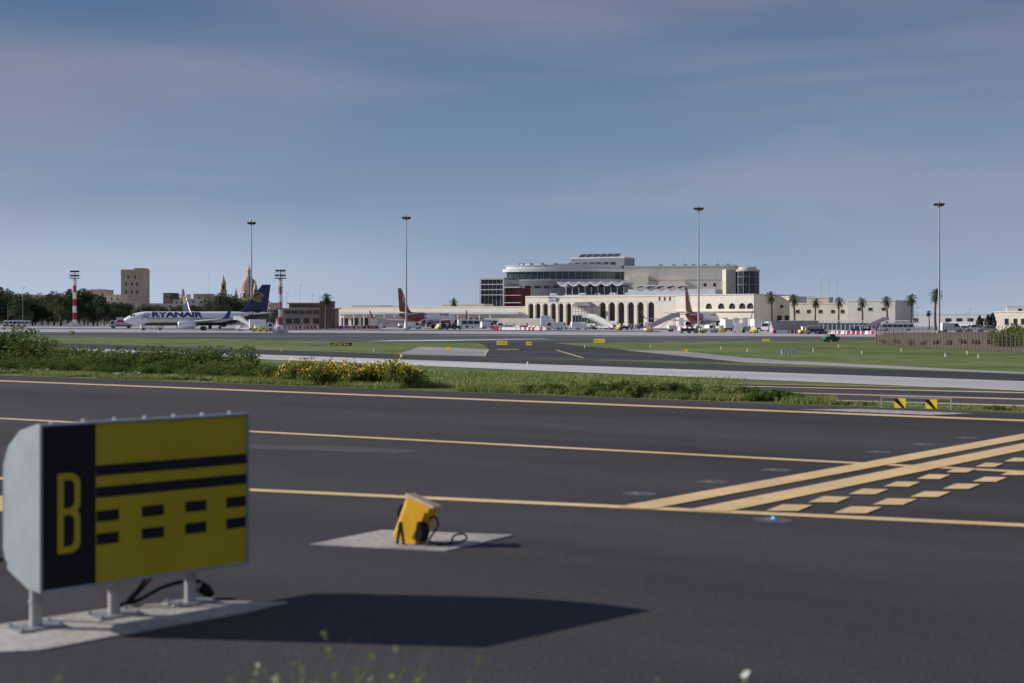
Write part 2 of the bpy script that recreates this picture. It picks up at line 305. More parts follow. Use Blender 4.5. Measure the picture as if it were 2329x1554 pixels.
def cable(pts):
    P=[Vector(p) for p in pts]; out=[]
    for i in range(len(P)-1):
        p0=P[max(i-1,0)];p1=P[i];p2=P[i+1];p3=P[min(i+2,len(P)-1)]
        for k in range(8):
            t=k/8; out.append(.5*((2*p1)+(p2-p0)*t+(2*p0-5*p1+4*p2-p3)*t*t+(-p0+3*p1-3*p2+p3)*t**3))
    out.append(P[-1]); return out
def cab(pts,r,par,m=None): mb=MB(); mb.tube(cable(pts),r,8); part(mb,'power_cable',m or M_black,par,True)
cab([(.72,.2,.22),(.66,.22,.12),(.6,.25,.04),(.7,.3,.03),(.85,.3,.08),(1.0,.25,.10),(1.08,.2,.05)],.011,sg)
cab([(.78,.2,.22),(.7,.24,.12),(.62,.28,.03),(.52,.3,.02)],.011,sg); cab([(-.02,.38,.32),(-.07,.5,.25),(-.1,.55,.15),(-.05,.5,.08)],.012,sg)
mb=MB(); mb.cyl((1.0,.2,.075),(1.07,.18,.02),.026,.026,12); part(mb,'cable_connector',M_black,sg,True)
# ------------------------------------------------------------ yellow light unit
bx,by,_=GA(928,1238)
gl=thing('guard_light','yellow leaning guard light box with black brackets on concrete','airfield light',(bx,by,.012),math.radians(-28))
R=Matrix.Rotation(math.radians(19),4,'Y')@Matrix.Rotation(math.radians(-6),4,'X')
M_ye=mat('safety_yellow',(.78,.41,.01),.5,.09,scale=8,spec=.3,stain=.15)
mb=MB(); mb.box(-.105,.105,-.05,.06,.0,.295,0,R); part(mb,'housing',M_ye,gl,bevel=.014)
mb=MB(); mb.box(-.08,.08,-.062,-.051,.05,.25,0,R); part(mb,'front_panel',M_ye,gl,bevel=.006)
mb=MB(); mb.box(-.115,.125,-.055,.07,.287,.312,0,R); part(mb,'lid',mat('weathered_lid',(.62,.46,.28),.6,.1),gl,bevel=.008)  # lid in a paler, duller tan than the yellow housing
mb=MB(); p=R@Vector((-.105,.03,.17)); q=R@Vector((-.14,0.03,.165)); mb.cyl(p,q,.048,.055,16); part(mb,'lamp_visor',M_black,gl,True)
mb=MB(); mb.prism([(-.035,0),(-.018,0),(.0,.09),(.018,0),(.035,0),(.012,.15),(-.012,.15)],-.10,-.088,'y',0); part(mb,'bracket',M_black,gl,bevel=.003)
mb=MB(); mb.prism([(.10,.03),(.16,.02),(.175,.09),(.16,.15),(.12,.16)],-.09,.0,'y'); part(mb,'bracket',M_black,gl,bevel=.01)
cab([(.14,.0,.13),(.20,.0,.19),(.235,.0,.13),(.18,-.02,.03),(.26,-.03,.015),(.36,0,.02),(.43,.04,.05),(.40,.05,.08),(.34,.03,.065),(.33,.0,.02),(.26,-.05,.012)],.007,gl)
def inset(px,py,glow=False):
    x,y,_=GA(px,py,0)
    t=thing('inset_light','blue glowing inset taxiway light in a sealed patch' if glow else 'flush steel inset light in a pale sealed patch','airfield light',(x,y,.0),math.radians(-30),None if glow else 'inset lights along the holding position')
    mb=MB(); mb.lathe([(.15,.0055),(.148,.0058),(0,.006)],n=20); part(mb,'seal_patch',mat('seal_grey',(.085,.083,.088),.9,.35,scale=14),t)
    mb=MB(); mb.lathe([(.06,.0062),(.055,.010),(.03,.012),(.0,.0125)],n=16); part(mb,'cover',mat('dull_steel',(.13,.13,.14),.6,.2),t,True)
    mb=MB(); mb.lathe([(.013,.0126),(.011,.024),(.005,.03),(0,.0305)] if glow else [(.016,.0126),(.01,.016),(0,.0165)],n=12); part(mb,'lens',mat('blue_lens',(.02,.25,1.0),.2,.05,emit=2.5) if glow else M_dark,t,True)
for p in ((1455,1124),(1622,1097),(1766,1070),(2000,1029),(2100,1012),(2200,997)): inset(*p)
inset(1758,1184,True)
# ------------------------------------------------------------ vegetation
LM_bush=leafmat('shrub_leaf',(.032,.062,.012),(.15,.22,.045)); LM_bush2=leafmat('shrub_leaf_olive',(.06,.085,.018),(.22,.25,.06))
LM_tree=leafmat('dark_tree_leaf',(.026,.042,.02),(.11,.13,.06),.3); LM_grass=leafmat('grass_blade',(.12,.18,.032),(.34,.35,.13),.8); LM_yf=mat('yellow_petal',(.80,.58,.02),.6,.1); LM_wf=mat('white_petal',(.6,.62,.5),.6,.1)
LM_palm=leafmat('palm_leaf',(.035,.05,.018),(.11,.12,.05),.5)
def fastmesh(name,V,Fa,mats,mi=None):
    V=np.asarray(V,dtype=np.float32); Fa=np.asarray(Fa,dtype=np.int32); me=bpy.data.meshes.new(name); n=Fa.shape[1]
    me.vertices.add(len(V)); me.vertices.foreach_set('co',V.ravel()); me.loops.add(Fa.size); me.loops.foreach_set('vertex_index',Fa.ravel())
    me.polygons.add(len(Fa)); me.polygons.foreach_set('loop_start',np.arange(0,Fa.size,n,dtype=np.int32)); me.polygons.foreach_set('loop_total',np.full(len(Fa),n,dtype=np.int32))
    for m in mats: me.materials.append(m)
    if mi is not None: me.polygons.foreach_set('material_index',np.asarray(mi,dtype=np.int32))
    me.update(calc_edges=True); me.validate(); return me
def leafquads(C,size,up=.5,asp=.55):
    n=len(C); a=rng.normal(size=(n,3)); a[:,2]=a[:,2]*.7; a/=np.linalg.norm(a,axis=1)[:,None]; nn=rng.normal(size=(n,3)); nn[:,2]+=up; b=np.cross(nn,a); b/=np.linalg.norm(b,axis=1)[:,None]
    s=(size*rng.uniform(.6,1.4,n))[:,None]; V=np.stack([C-a*s,C+b*s*asp,C+a*s,C-b*s*asp],1).reshape(-1,3); return V,np.arange(4*n).reshape(n,4)
def bushmesh(name,W_,H_,n,leaf,mats,flowers=0,fl=.03,nc=14):
    cs=np.c_[rng.uniform(-1,1,(nc,2))*W_*.6,rng.uniform(.15,.75,nc)*H_]; cr=rng.uniform(.22,.46,nc)*min(W_,H_)
    k=rng.integers(0,nc,n); d=rng.normal(size=(n,3)); d/=np.linalg.norm(d,axis=1)[:,None]; C=cs[k]+d*(cr[k]*rng.uniform(.35,1.22,n)**.8)[:,None]; C[:,2]=np.abs(C[:,2])+.01
    V,Fa=leafquads(C,leaf); mi=np.zeros(n,int)
    if flowers:
        k=rng.integers(0,nc,flowers); d=rng.normal(size=(flowers,3)); d[:,2]=np.abs(d[:,2])+.3; d/=np.linalg.norm(d,axis=1)[:,None]; C=cs[k]+d*(cr[k]*1.2)[:,None]; C[:,2]=np.abs(C[:,2])+.05
        V2,F2=leafquads(C,fl,asp=.9); V=np.r_[V,V2]; Fa=np.r_[Fa,F2+len(V)-len(V2)]; mi=np.r_[mi,np.ones(flowers,int)]
    return fastmesh(name,V,Fa,mats,mi)
bushes=[bushmesh('shrub',.9,.9,4400,.033,[m]) for m in (LM_bush,LM_bush2,LM_bush,LM_bush2)]
low=[bushmesh('shrub',.7,.35,2400,.028,[m],nc=12) for m in (LM_bush,LM_bush2,LM_bush2)]
yfl=[bushmesh('flowering_shrub',.6,.55,2200,.032,[LM_bush2,LM_yf],flowers=q,fl=.028) for q in (190,110)]
wfl=[bushmesh('wild_flower',.6,.2,900,.03,[LM_grass,LM_wf],flowers=150,fl=.018) for _ in range(1)]
def atE(px,t):
    k=(px-CX)/F; y=(t+P0@NN)/(k*NN[0]+NN[1]); return k*y,y
def plant(ms,name,px,t,sc,label,cat,group,tiltz=1):
    x,y=atE(px,t); obj(random.choice(ms),name,None,(x,y,zt(x,y)-.02),random.uniform(0,6.3),label,cat,group,sc=(sc*random.uniform(.9,1.25),sc*random.uniform(.9,1.2),sc*tiltz*random.uniform(.85,1.15)))
random.seed(3)
topy=lambda px: float(np.interp(px,[-300,0,20,60,100,150,230,300,360,420,470,520,560,600,680,700],[745,750,744,762,760,768,762,776,768,780,778,792,798,810,824,834]))
for row,(t,n,f) in enumerate([(1.3,26,.42),(2.4,28,.75),(3.4,32,1.02)]):
    for i in range(n):
        px=-200+i*(870/n)+random.uniform(-12,12); x,y=atE(px,t); zg=zt(x,y); H=(CH-(topy(px)-HY)/F*y-zg)*f*random.uniform(.62,1.08)
        plant(bushes,'shrub',px,t,max(.3,H/.98),'dense green shrub on the taxiway verge','shrub','shrubs along the verge')
for i in range(32):
    px=605+i*11+random.uniform(-9,9); plant(yfl,'flowering_shrub',px,random.uniform(.7,1.7),random.uniform(.6,.95)*(1 if 670<px<930 else .6),'green shrub dotted with small yellow flowers on the verge','flowering shrub','yellow flowering shrubs on the verge')
for i in range(8):
    px=620+i*42+random.uniform(-15,15); plant(low,'shrub',px,random.uniform(1.2,1.8),random.uniform(.7,1.1),'low green shrub among verge grass','shrub','low shrubs in the verge grass')
for i in range(10):
    px=-30+i*55+random.uniform(-15,15); plant(wfl,'wild_flower',px,.6,random.uniform(.4,.75),'patch of small white wild flowers at the asphalt edge','wild flowers','white wild flowers at the asphalt edge')
for i in range(46):
    px=1200+i*14.8+random.uniform(-8,8); f=float(np.interp(px,[1200,1350,1700,1880],[.5,.68,.55,.28])); plant(low,'shrub',px,random.uniform(.3,1.1),f*random.uniform(.55,1.25),'low leafy green shrub at the taxiway edge','shrub','low shrubs along the taxiway edge')
for px in (2240,2265,2290,1925,1975): plant(low,'shrub',px,.3,.24,'small green tuft at the taxiway edge','shrub','low shrubs along the taxiway edge')
def blades(C,h,w):
    n=len(C); a=rng.uniform(0,6.28,n); d=np.c_[np.cos(a),np.sin(a),np.zeros(n)]; hh=h*rng.uniform(.4,1.3,n); lean=rng.normal(size=(n,2))*.35
    T=C+np.c_[lean*hh[:,None],hh]; w_=(w*rng.uniform(.6,1.3,n))[:,None]; V=np.stack([C-d*w_,C+d*w_,T],1).reshape(-1,3); return V,np.arange(3*n).reshape(n,3)
def region(n,px0,px1,t0,t1):
    px=rng.uniform(px0,px1,n); t=t0+(t1-t0)*rng.uniform(0,1,n); k=(px-CX)/F; y=(t+P0@NN)/(k*NN[0]+NN[1]); x=k*y; tt=(x-P0[0])*NN[0]+(y-P0[1])*NN[1]
    m=np.sin(x*1.9+np.sin(y*1.3)*2)+np.sin(x*.7-y*2.1)>-1.0+rng.uniform(0,.9,n); return np.c_[x,y,np.interp(tt,TT,TZ)][m]
sets=[(region(60000,-150,1900,.03,1.6),.12,.011),(region(2500,1850,2450,.05,1.0),.05,.010),(region(45000,300,1700,14,50),.22,.03),(region(22000,-150,1600,1.6,14),.22,.016)]
V=[];Fa=[];o=0
for C,h,w in sets:
    v,f=blades(C,h,w); V.append(v); Fa.append(f+o); o+=len(v)
obj(fastmesh('verge_grass',np.vstack(V),np.vstack(Fa),[LM_grass]),'verge_grass',kind='stuff',label='uneven green and straw verge grass beside the taxiway',cat='grass')
def weed(px,D,h,n,fl=False):
    x=wx(px,D); C=np.c_[rng.normal(0,.05,n),rng.normal(0,.04,n),np.zeros(n)]; V,Fa=blades(C,h,.006)
    k=n*5; ii=rng.integers(0,n,k); tt=rng.uniform(.2,.95,k)[:,None]; P=C[ii]*(1-tt)+V.reshape(n,3,3)[ii,2]*tt; V2,F2=leafquads(P,.014)
    F2t=np.r_[F2[:,[0,1,2]],F2[:,[0,2,3]]]; Vv=np.r_[V,V2]; Ff=np.r_[Fa,F2t+len(V)]; mi=np.r_[np.zeros(len(Fa)+len(F2t))]
    if fl:
        V3,F3=leafquads(P[:20],.015,asp=.9); Ff=np.r_[Ff,F3[:,[0,1,2]]+len(Vv),F3[:,[0,2,3]]+len(Vv)]; Vv=np.r_[Vv,V3]; mi=np.r_[mi,np.ones(40)]
    obj(fastmesh('weed',Vv,Ff,[LM_grass,LM_wf],mi),'weed',None,(x,D,0),0,'thin green roadside weed with small leaves','weed','weeds at the asphalt edge')
for a in ((850,4.6,.42,14),(840,4.8,.34,14),(930,4.6,.34,10),(720,4.7,.32,30),(700,4.9,.30,30),(560,4.8,.28,40,True),(600,4.9,.27,30,True),(640,4.8,.28,30,True),(1650,4.7,.31,14,True),(8,4.7,.32,30),(960,4.9,.28,16),(1250,4.8,.26,14)): weed(*a)
# ------------------------------------------------------------ trees and palms
def treemesh(W_,H_,n,leaf,nc=26,z0=.3):
    cs=np.c_[rng.uniform(-1,1,(nc,2))*W_*.36,rng.uniform(z0,.88,nc)*H_]; cs[:,:2]*=(1.15-np.abs(cs[:,2:3]/H_-.55)*1.3); cr=rng.uniform(.10,.2,nc)*W_
    k=rng.integers(0,nc,n); d=rng.normal(size=(n,3)); d/=np.linalg.norm(d,axis=1)[:,None]; C=cs[k]+d*(cr[k]*rng.uniform(.3,1.1,n)**.5)[:,None]; V,Fa=leafquads(C,leaf); return fastmesh('crown',V,Fa,[LM_tree]),cs
def make_tree(W_,H_,n,leaf,label,loc,grp,name='tree',z0=.3):
    t=thing(name,label,'tree',loc,0,grp); me,cs=treemesh(W_,H_,n,leaf,z0=z0); part(me,'crown',None,t)
    mb=MB(); mb.cyl((0,0,0),(.1,0,H_*.4),.03*H_,.018*H_,8)
    for c in cs[:7]: mb.cyl((.1,0,H_*.35),tuple(c),.014*H_,.004*H_,5)
    part(mb,'trunk',M_trunk,t); return t
protos=[make_tree(13,13,3600,.33,'dark evergreen tree with a broad uneven crown',(wx(20+i*60,600),600,ZC),'dark trees behind the airfield boundary',z0=.22) for i in range(4)]
for p in protos: p.scale=(.8,.8,.8)
random.seed(11)
for i in range(28):
    px=-120+i*15+random.uniform(-6,6); D=random.uniform(560,680)
    ty=float(np.interp(px,[-100,0,60,110,150,190,230,280,350],[655,654,668,660,662,660,676,686,692]))+random.uniform(-2,14); H=(HY-ty)/F*D+3.5
    dup(random.choice(protos),(wx(px,D),D,ZC),random.uniform(0,6.3),H/12.2*random.uniform(.85,1.0))
for i in range(16):
    px=300+i*19+random.uniform(-8,8); D=random.uniform(600,700); ty=float(np.interp(px,[300,380,460,500,540,600],[692,698,694,667,676,692])); H=(HY-ty)/F*D+3.5
    dup(random.choice(protos),(wx(px,D),D,ZC),random.uniform(0,6.3),H/12.5)
for i in range(10):
    px=2150+i*26; D=random.uniform(520,600); dup(random.choice(protos),(wx(px,D),D,ZC),random.uniform(0,6.3),random.uniform(.3,.42))
for px in (600,622,770,790,812,835,700,745): D=random.uniform(600,640); dup(random.choice(protos),(wx(px,D),D,ZC),random.uniform(0,6.3),random.uniform(.42,.6))
def palm(seed):
    random.seed(seed); t=thing('palm_tree','tall fan palm with a dark drooping crown beside the terminal','palm tree',(0,0,ZC),0,'palm trees beside the terminal')
    mb=MB(); pts=[(math.sin(i*.5)*.12,0,i*1.0) for i in range(9)]
    for i in range(8): mb.cyl(pts[i],pts[i+1],.30-.015*i,.285-.015*i,8)
    part(mb,'trunk',M_trunk,t,True); tx,_,tz=pts[-1]
    mb=MB()
    for k in range(46):
        az=random.uniform(0,6.28); el=math.radians(random.choice([75,50,30,10,-15,-40,-60])+random.uniform(-12,12)); ln_=random.uniform(1.3,1.9); P=[]
        for j in range(5):
            s_=j/4*ln_; P.append(Vector((tx+math.cos(az)*math.cos(el)*s_,math.sin(az)*math.cos(el)*s_,tz+math.sin(el)*s_-.22*s_*s_)))
        sd=Vector((-math.sin(az),math.cos(az),0))
        for j in range(2,5):
            for sg_ in (-1,1):
                b=P[j-1]; w=.45 if j<4 else .3
                for q in (0,.5): bb=b.lerp(P[j],q); mb.add([bb,bb.lerp(P[j],.5),bb+sd*sg_*w+(P[j]-P[j-1])*.9+Vector((0,0,-.12))],[(0,1,2)])
        mb.tube([tuple(p) for p in P],.03,3)
    part(mb,'crown',LM_palm,t)
    return t
pp=[palm(1),palm(2)]
PL=[(1754,660,430),(1806,666,430),(1855,675,420),(1908,673,415),(1961,673,410),(2017,671,400),(2072,665,390),(2128,653,380),(742,664,425),(1032,676,520),(2113,705,420),(1650,690,520)]
for i,(px,ty,D) in enumerate(PL):
    H=(HY-ty)/F*D+3.53; s_=H/9.3
    if i<2: pp[i].location=(wx(px,D),D,ZC); pp[i].scale=(s_,)*3
    else: dup(pp[i%2],(wx(px,D),D,ZC),i*1.3,s_)
def cypress(px,ty,D):
    H=(HY-ty)/F*D+3.5; n=1200; z=rng.uniform(.05,1,n)*H; r=.9*np.sin(np.pi*np.clip(z/H,0,1)**.8*.93+.15)*rng.uniform(.6,1.1,n); a=rng.uniform(0,6.28,n); V,Fa=leafquads(np.c_[r*np.cos(a),r*np.sin(a),z],.2)
    t=thing('cypress_tree','narrow dark green cypress beside a pale building','tree',(wx(px,D),D,ZC),0,'cypress trees'); part(fastmesh('crown',V,Fa,[LM_tree]),'crown',None,t); mb=MB(); mb.cyl((0,0,0),(0,0,H*.7),.15,.05,6); part(mb,'trunk',M_trunk,t)
for p in ((2228,718,380),(2258,712,385),(2247,716,385)): cypress(*p)
# ------------------------------------------------------------ buildings
def wall_arches(mb,u0,u1,z0,z1,arches,depth=.9,mi=0,y=0):
    cur=u0
    for uc,w,zs,zb in arches:
        a=uc-w/2;b=uc+w/2
        mb.quad([(cur,y,z0),(a,y,z0),(a,y,z1),(cur,y,z1)],mi)
        pts=[(uc-w/2*math.cos(math.pi*i/10),zs+w/2*math.sin(math.pi*i/10)) for i in range(11)]
        for i in range(10):
            p,q=pts[i],pts[i+1]; mb.quad([(p[0],y,p[1]),(q[0],y,q[1]),(q[0],y,z1),(p[0],y,z1)],mi); mb.quad([(p[0],y,p[1]),(p[0],y+depth,p[1]),(q[0],y+depth,q[1]),(q[0],y,q[1])],mi)
        for x in (a,b): mb.quad([(x,y,zb),(x,y+depth,zb),(x,y+depth,zs),(x,y,zs)],mi)
        if zb>z0+.01:
            mb.quad([(a,y,z0),(b,y,z0),(b,y,zb),(a,y,zb)],mi); mb.quad([(a,y,zb),(b,y,zb),(b,y+depth,zb),(a,y+depth,zb)],mi)
        cur=b
    mb.quad([(cur,y,z0),(u1,y,z0),(u1,y,z1),(cur,y,z1)],mi)
def archpane(w,zs,zb):
    mb=MB(); pts=[(-w/2,zb),(w/2,zb)]+[(w/2*math.cos(math.pi*i/10),zs+w/2*math.sin(math.pi*i/10)) for i in range(11)]
    mb.prism(pts,0,.05,'y',0); 
    for x in (-w*.17,w*.17): mb.box(x-.05,x+.05,-.06,-.001,zb,zs+w*.35,1)
    mb.box(-w/2,w/2,-.055,-.002,zs-.05,zs+.05,1); return mb.mesh('window',[M_glass,M_brown])
def simple_building(name,label,cat,fr,H,depth,m,wins=(),par=.4,roofm=None,group=None,slab=0,u0=0,u1=None):
    t=thing(name,label,cat,fr.loc,fr.rz,group); u1=fr.L if u1 is None else u1
    mb=MB(); mb.box(u0,u1,0,depth,0,H); part(mb,'wall',m,t)
    mb=MB(); o=.12+slab; h=H+.003
    if slab: mb.box(u0-o,u1+o,-o,depth+o,h,h+par)
    else:
        mb.box(u0-o,u1+o,-o,.25,h,h+par); mb.box(u0-o,u1+o,depth-.25,depth+o,h,h+par); mb.box(u0-o,u0+.25,.252,depth-.252,h,h+par-.01); mb.box(u1-.25,u1+o,.252,depth-.252,h,h+par-.01)
    part(mb,'roof',roofm or m,t)
    for (a,b,z0,z1) in wins:
        w=b-a; mb=MB(); mb.box(0,w,-.02,.03,0,z1-z0,0); n=max(1,int(w/1.6))
        for k in range(n+1): x=k*w/n; mb.box(max(0,x-.05),min(w,x+.05),-.08,-.021,0,z1-z0,1)
        mb.box(-.08,w+.08,-.14,-.021,-.12,-.002,1)
        part(mb,'window',[M_glass,M_frame],t,loc=(a,0,z0))
    return t
ft=Fr(1195,500,1535,470)
HT=11.0
term=thing('terminal_building','long cream airport terminal with a double row of tall arches','airport terminal',ft.loc,ft.rz)
L=ft.L; arL=[1207,1223,1240,1258,1275,1293]; arR=[1370,1391,1412,1434,1456,1480]
w=2.05; zs=ft.h(1240,697); 
arches=[(ft.u(p),w*1.05,zs,0.3) for p in arL]+[(ft.u(p),w*1.25,zs,0.3) for p in arR]
mb=MB(); wall_arches(mb,0,L,0,HT,arches,1.2); mb.box(0,L,1.3,34,0,HT-.4); mb.quad([(0,0,0),(0,1.3,0),(0,1.3,HT),(0,0,HT)]); mb.quad([(L,0,0),(L,1.3,0),(L,1.3,HT),(L,0,HT)]); mb.quad([(0,0,HT),(L,0,HT),(L,1.3,HT),(0,1.3,HT)])
mb.box(0,L,-.15,-.002,HT-.5,HT-.1); mb.box(0,L,-.1,-.002,ft.h(1240,687.5),ft.h(1240,686.6))
part(mb,'wall',M_cream,term)
m1=archpane(w*1.05,zs,.3); m2=archpane(w*1.25,zs,.3)
for i,a in enumerate(arches): part(m1 if i<6 else m2,'window',None,term,loc=(a[0],1.15,0))
mb=MB(); mb.box(.2,L-.2,-.001+.0,34,HT+.002,HT+.004); part(mb,'roof',M_slab,term)
for i in range(12): u=2+i*4; mb=MB(); mb.box(0,2,0,2,0,1.1); mb.box(.3,1.7,-.05,0,.3,.8,1); part(mb,'roof_equipment',[M_slab,M_panel],term,loc=(u,14+i%3*4,HT))
ue=ft.u(1332)
mb=MB(); mb.box(ue-3.4,ue+3.4,-3,-.01,0,4.2,1)
for k in range(7): x=ue-3.4+k*6.8/6; mb.box(x-.08,x+.08,-3.1,-3.001,0,7.5,0); mb.box(x-.06,x+.06,-3,-.1,7.0,7.2,0)
for z in (4.3,5.4,6.5,7.4): mb.box(ue-3.5,ue+3.5,-3.15,-3.102,z,z+.15,0)
mb.prism([(ue-3.6,7.5),(ue+3.6,7.5),(ue+2.2,8.7),(ue-2.2,8.7)],-3.2,-.02,'y',2)
part(mb,'entrance_canopy',[M_grey,M_glass,M_panel],term)
for s_,pxx,pyy,sz in (('MALTA',1247,679.5,.95),('AIRPORT',1247,686,.75)):
    v,f,tw,th=textmesh(s_,sz,.03); mb=MB(); mb.add([(a,-.16,b) for a,b,c in v],f); part(mb,'lettering',M_blue,term,loc=(ft.u(pxx),0,ft.h(pxx,pyy)))
ul=ft.u(1265); hl=ft.h(1265,684)
mb=MB(); mb.prism([(ul,hl-.6),(ul+.4,hl-.6),(ul+.75,hl+.2),(ul+1.4,hl+1.1),(ul+.6,hl+.7),(ul+.1,hl+1.3),(ul+.2,hl+.5),(ul-.5,hl+.2),(ul+.2,hl+.1)],-.19,-.16,'y'); part(mb,'emblem',M_blue,term)
for px in (1500,1512,1524): 
    mb=MB(); mb.box(-.3,.3,-.02,.02,0,1.2); part(mb,'window',[M_glass],term,loc=(ft.u(px),0,ft.h(px,684)))
f2=Fr(1535.5,469.8,1715,452)
ext=thing('terminal_extension','cream terminal wing with low arched windows','airport terminal',f2.loc,f2.rz)
zs2=f2.h(1640,698); ar=[(f2.u(p),2.3,zs2,zs2-.7) for p in (1612,1640,1665,1688,1706)]
mb=MB(); wall_arches(mb,0,f2.L,0,10.7,ar,.5); mb.box(0,f2.L,.6,26,0,10.6); mb.box(0,f2.L,-.5,-.01,5.4,5.7); part(mb,'wall',M_cream,ext)
me=archpane(2.3,zs2,zs2-.7)
for a in ar: part(me,'window',None,ext,loc=(a[0],.45,0))
mb=MB(); mb.box(-.2,f2.L+.2,-.2,26,10.71,11.0); part(mb,'roof',M_slab,ext)
for px in (1550,1575,1600,1625,1650,1675,1695):
    mb=MB(); mb.box(-.9,.9,-.02,.03,0,2.8); part(mb,'window',[M_panel],ext,loc=(f2.u(px),0,.6))
f3=Fr(768,530,1195,501)
H3=f3.h(900,700)
wing=simple_building('terminal_wing','long low cream terminal wing with a white canopy','airport terminal',f3,H3,20,M_cream,par=.35)
mb=MB(); mb.box(.5,f3.u(1190),-5,-.15,H3*.66,H3*.66+.7)
for k in range(16): x=1+k*4.2; mb.box(x-.2,x+.2,-4.8,-4.4,0,H3*.66)
part(mb,'canopy',M_slab,wing)
for k in range(15):
    mb=MB(); mb.box(0,2.9,-.03,.03,0,2.8); part(mb,'window',M_glass,wing,loc=(1.6+k*4.2,0,.5))
simple_building('service_block','plain cream service block with flat roof','building',Fr(1005,540,1100,534),8.2,10,M_cream)
simple_building('service_block','plain cream service block with flat roof','building',Fr(800,560,870,556),7.8,10,M_tan)
# office building: wide shallow curve
D0=578; cx=wx(1283,D0); hgt=lambda py,D=D0-8: (HY-py)/F*D+3.53
off=thing('office_building','modern grey and white office building with a gently curved glazed front','office building',(cx,D0,ZC),math.radians(-6))
Rd=24.2; FL=.42
def ringband(mb,r,z0,z1,mi=0,n=72,fl=1): mb.rings([[(r*math.cos(2*math.pi*i/n),fl*r*math.sin(2*math.pi*i/n),z) for i in range(n)] for z in (z0,z1)],mi)
mb=MB(); ringband(mb,Rd,0,hgt(636),fl=FL); part(mb,'wall',M_panel,off)
mb=MB(); ringband(mb,Rd-.6,hgt(636)+.01,hgt(618)-.01,fl=FL); part(mb,'glazing',M_gglass,off)
mb=MB(); ringband(mb,Rd+.9,hgt(618),hgt(611),fl=FL); ringband(mb,Rd-.6,hgt(611)+.002,hgt(604),fl=FL); ringband(mb,Rd-.1,hgt(604)+.003,hgt(602.5),fl=FL); ringband(mb,Rd+.15,hgt(638),hgt(636)+.005,fl=FL); ringband(mb,Rd-6,hgt(602.5)+.01,hgt(600),fl=FL); part(mb,'roof',mat('roof_pale_grey',(.62,.63,.65),.6,.06,scale=.5,stain=.2),off)
mu=MB(); mu.box(-.09,.09,-.09,.09,hgt(635.5),hgt(618)-.02); mu=mu.mesh('mullion',[mat('mullion_grey',(.34,.35,.36),.6,.1)])
for k in range(19):
    x=-.96+k*1.92/18; a=-math.acos(x); part(mu,'mullion',None,off,loc=((Rd-.45)*math.cos(a),FL*(Rd-.45)*math.sin(a),0))
for i in range(9):
    a=math.pi*(1.05+i*.10); mb=MB(); mb.cyl((0,0,hgt(603)),(0,0,hgt(595+i%3*3)),.12,.1,5); mb.box(-.5,.5,-.4,.4,hgt(602),hgt(598)); part(mb,'roof_equipment',M_grey,off,loc=((Rd-6)*math.cos(a),FL*(Rd-6)*math.sin(a),0))
for k in range(12):
    x=-.9+k*.16; a=-math.acos(x); y=FL*(Rd+.05)*math.sin(a); tg=math.atan2(FL*math.cos(a),-math.sin(a))
    mb=MB(); mb.box(-1.2,1.2,-.06,.06,hgt(655),hgt(650)); part(mb,'strip_window',M_glass,off,loc=((Rd+.05)*math.cos(a),y,0),rz=tg)
fp=Fr(1298,585,1420,575); pent=simple_building('rooftop_plant_block','grey rooftop plant block carrying tilted solar panels','building',fp,fp.h(1350,605)+3.0,12,M_panel,par=.5,roofm=M_slab,wins=[(2+i*3.1,4.2+i*3.1,fp.h(1350,604),fp.h(1350,597)) for i in range(6)])
for k in range(6):
    mb=MB(); M=Matrix.Rotation(math.radians(28),4,'X'); mb.box(0,2.6,0,2.6,0,.12,0,M); mb.box(.1,.2,2.0,2.1,-.6,.9); mb.box(2.3,2.4,2.0,2.1,-.6,.9)
    part(mb,'solar_panel',M_solar,pent,loc=(3+k*3.0,1.5,fp.h(1350,605)+3.7))
fl=Fr(1090,556,1178,550); wf=thing('office_wing','white framed office wing with recessed dark glazing and a red panel','office building',fl.loc,fl.rz)
hb=lambda py: fl.h(1120,py)
mb=MB(); mb.box(.6,fl.L*.62,1.0,16,0,hb(634)); part(mb,'glazing',M_glass,wf)
mb=MB(); e=fl.L*.64
for y0,y1 in ((636,632),(648,646),(660,658),(672,670),(700,697)): mb.box(0,e,0,16.5,hb(y0),hb(y1))
mb.box(0,.7,-.01,16.4,0,hb(632)+.01); mb.box(e-.5,e,-.01,16.4,0,hb(632)+.01)
for k in range(1,6): x=k*e/6; mb.box(x-.06,x+.06,.9,.99,0,hb(634))
part(mb,'frame',mat('frame_grey_white',(.5,.51,.54),.6,.06,scale=.5,stain=.1),wf)
mb=MB(); mb.box(e+.02,fl.L-.5,1.5,15,0,hb(655)); part(mb,'red_wall',mat('dark_red_cladding',(.11,.018,.025),.7,.1),wf)
for ya,yb in ((673,671.5),(690,688),(655,653)): mb=MB(); mb.box(e+.02,fl.L+1,-.4,1.0,hb(ya)+.02,hb(yb)); part(mb,'balcony_slab',M_slab,wf)
fc=Fr(1420,550,1672,540); blk=simple_building('terminal_upper_block','large windowless pale block above the terminal','building',fc,fc.h(1500,608),24,mat('pale_grey_render',(.62,.60,.56),.9,.05,scale=.3,stain=.18),par=.6)
mb=MB(); mb.box(fc.u(1432),fc.u(1476),-3.0,-.01,0,fc.h(1450,628)); part(mb,'annex',M_cream,blk)
mb=MB(); mb.box(fc.u(1500),fc.u(1560),-4,-.01,0,fc.h(1500,640)); part(mb,'annex',M_cream,blk)
mb=MB(); mb.box(0,fc.L,-.05,-.01,fc.h(1500,638),fc.h(1500,637)); part(mb,'joint_line',M_panel,blk)
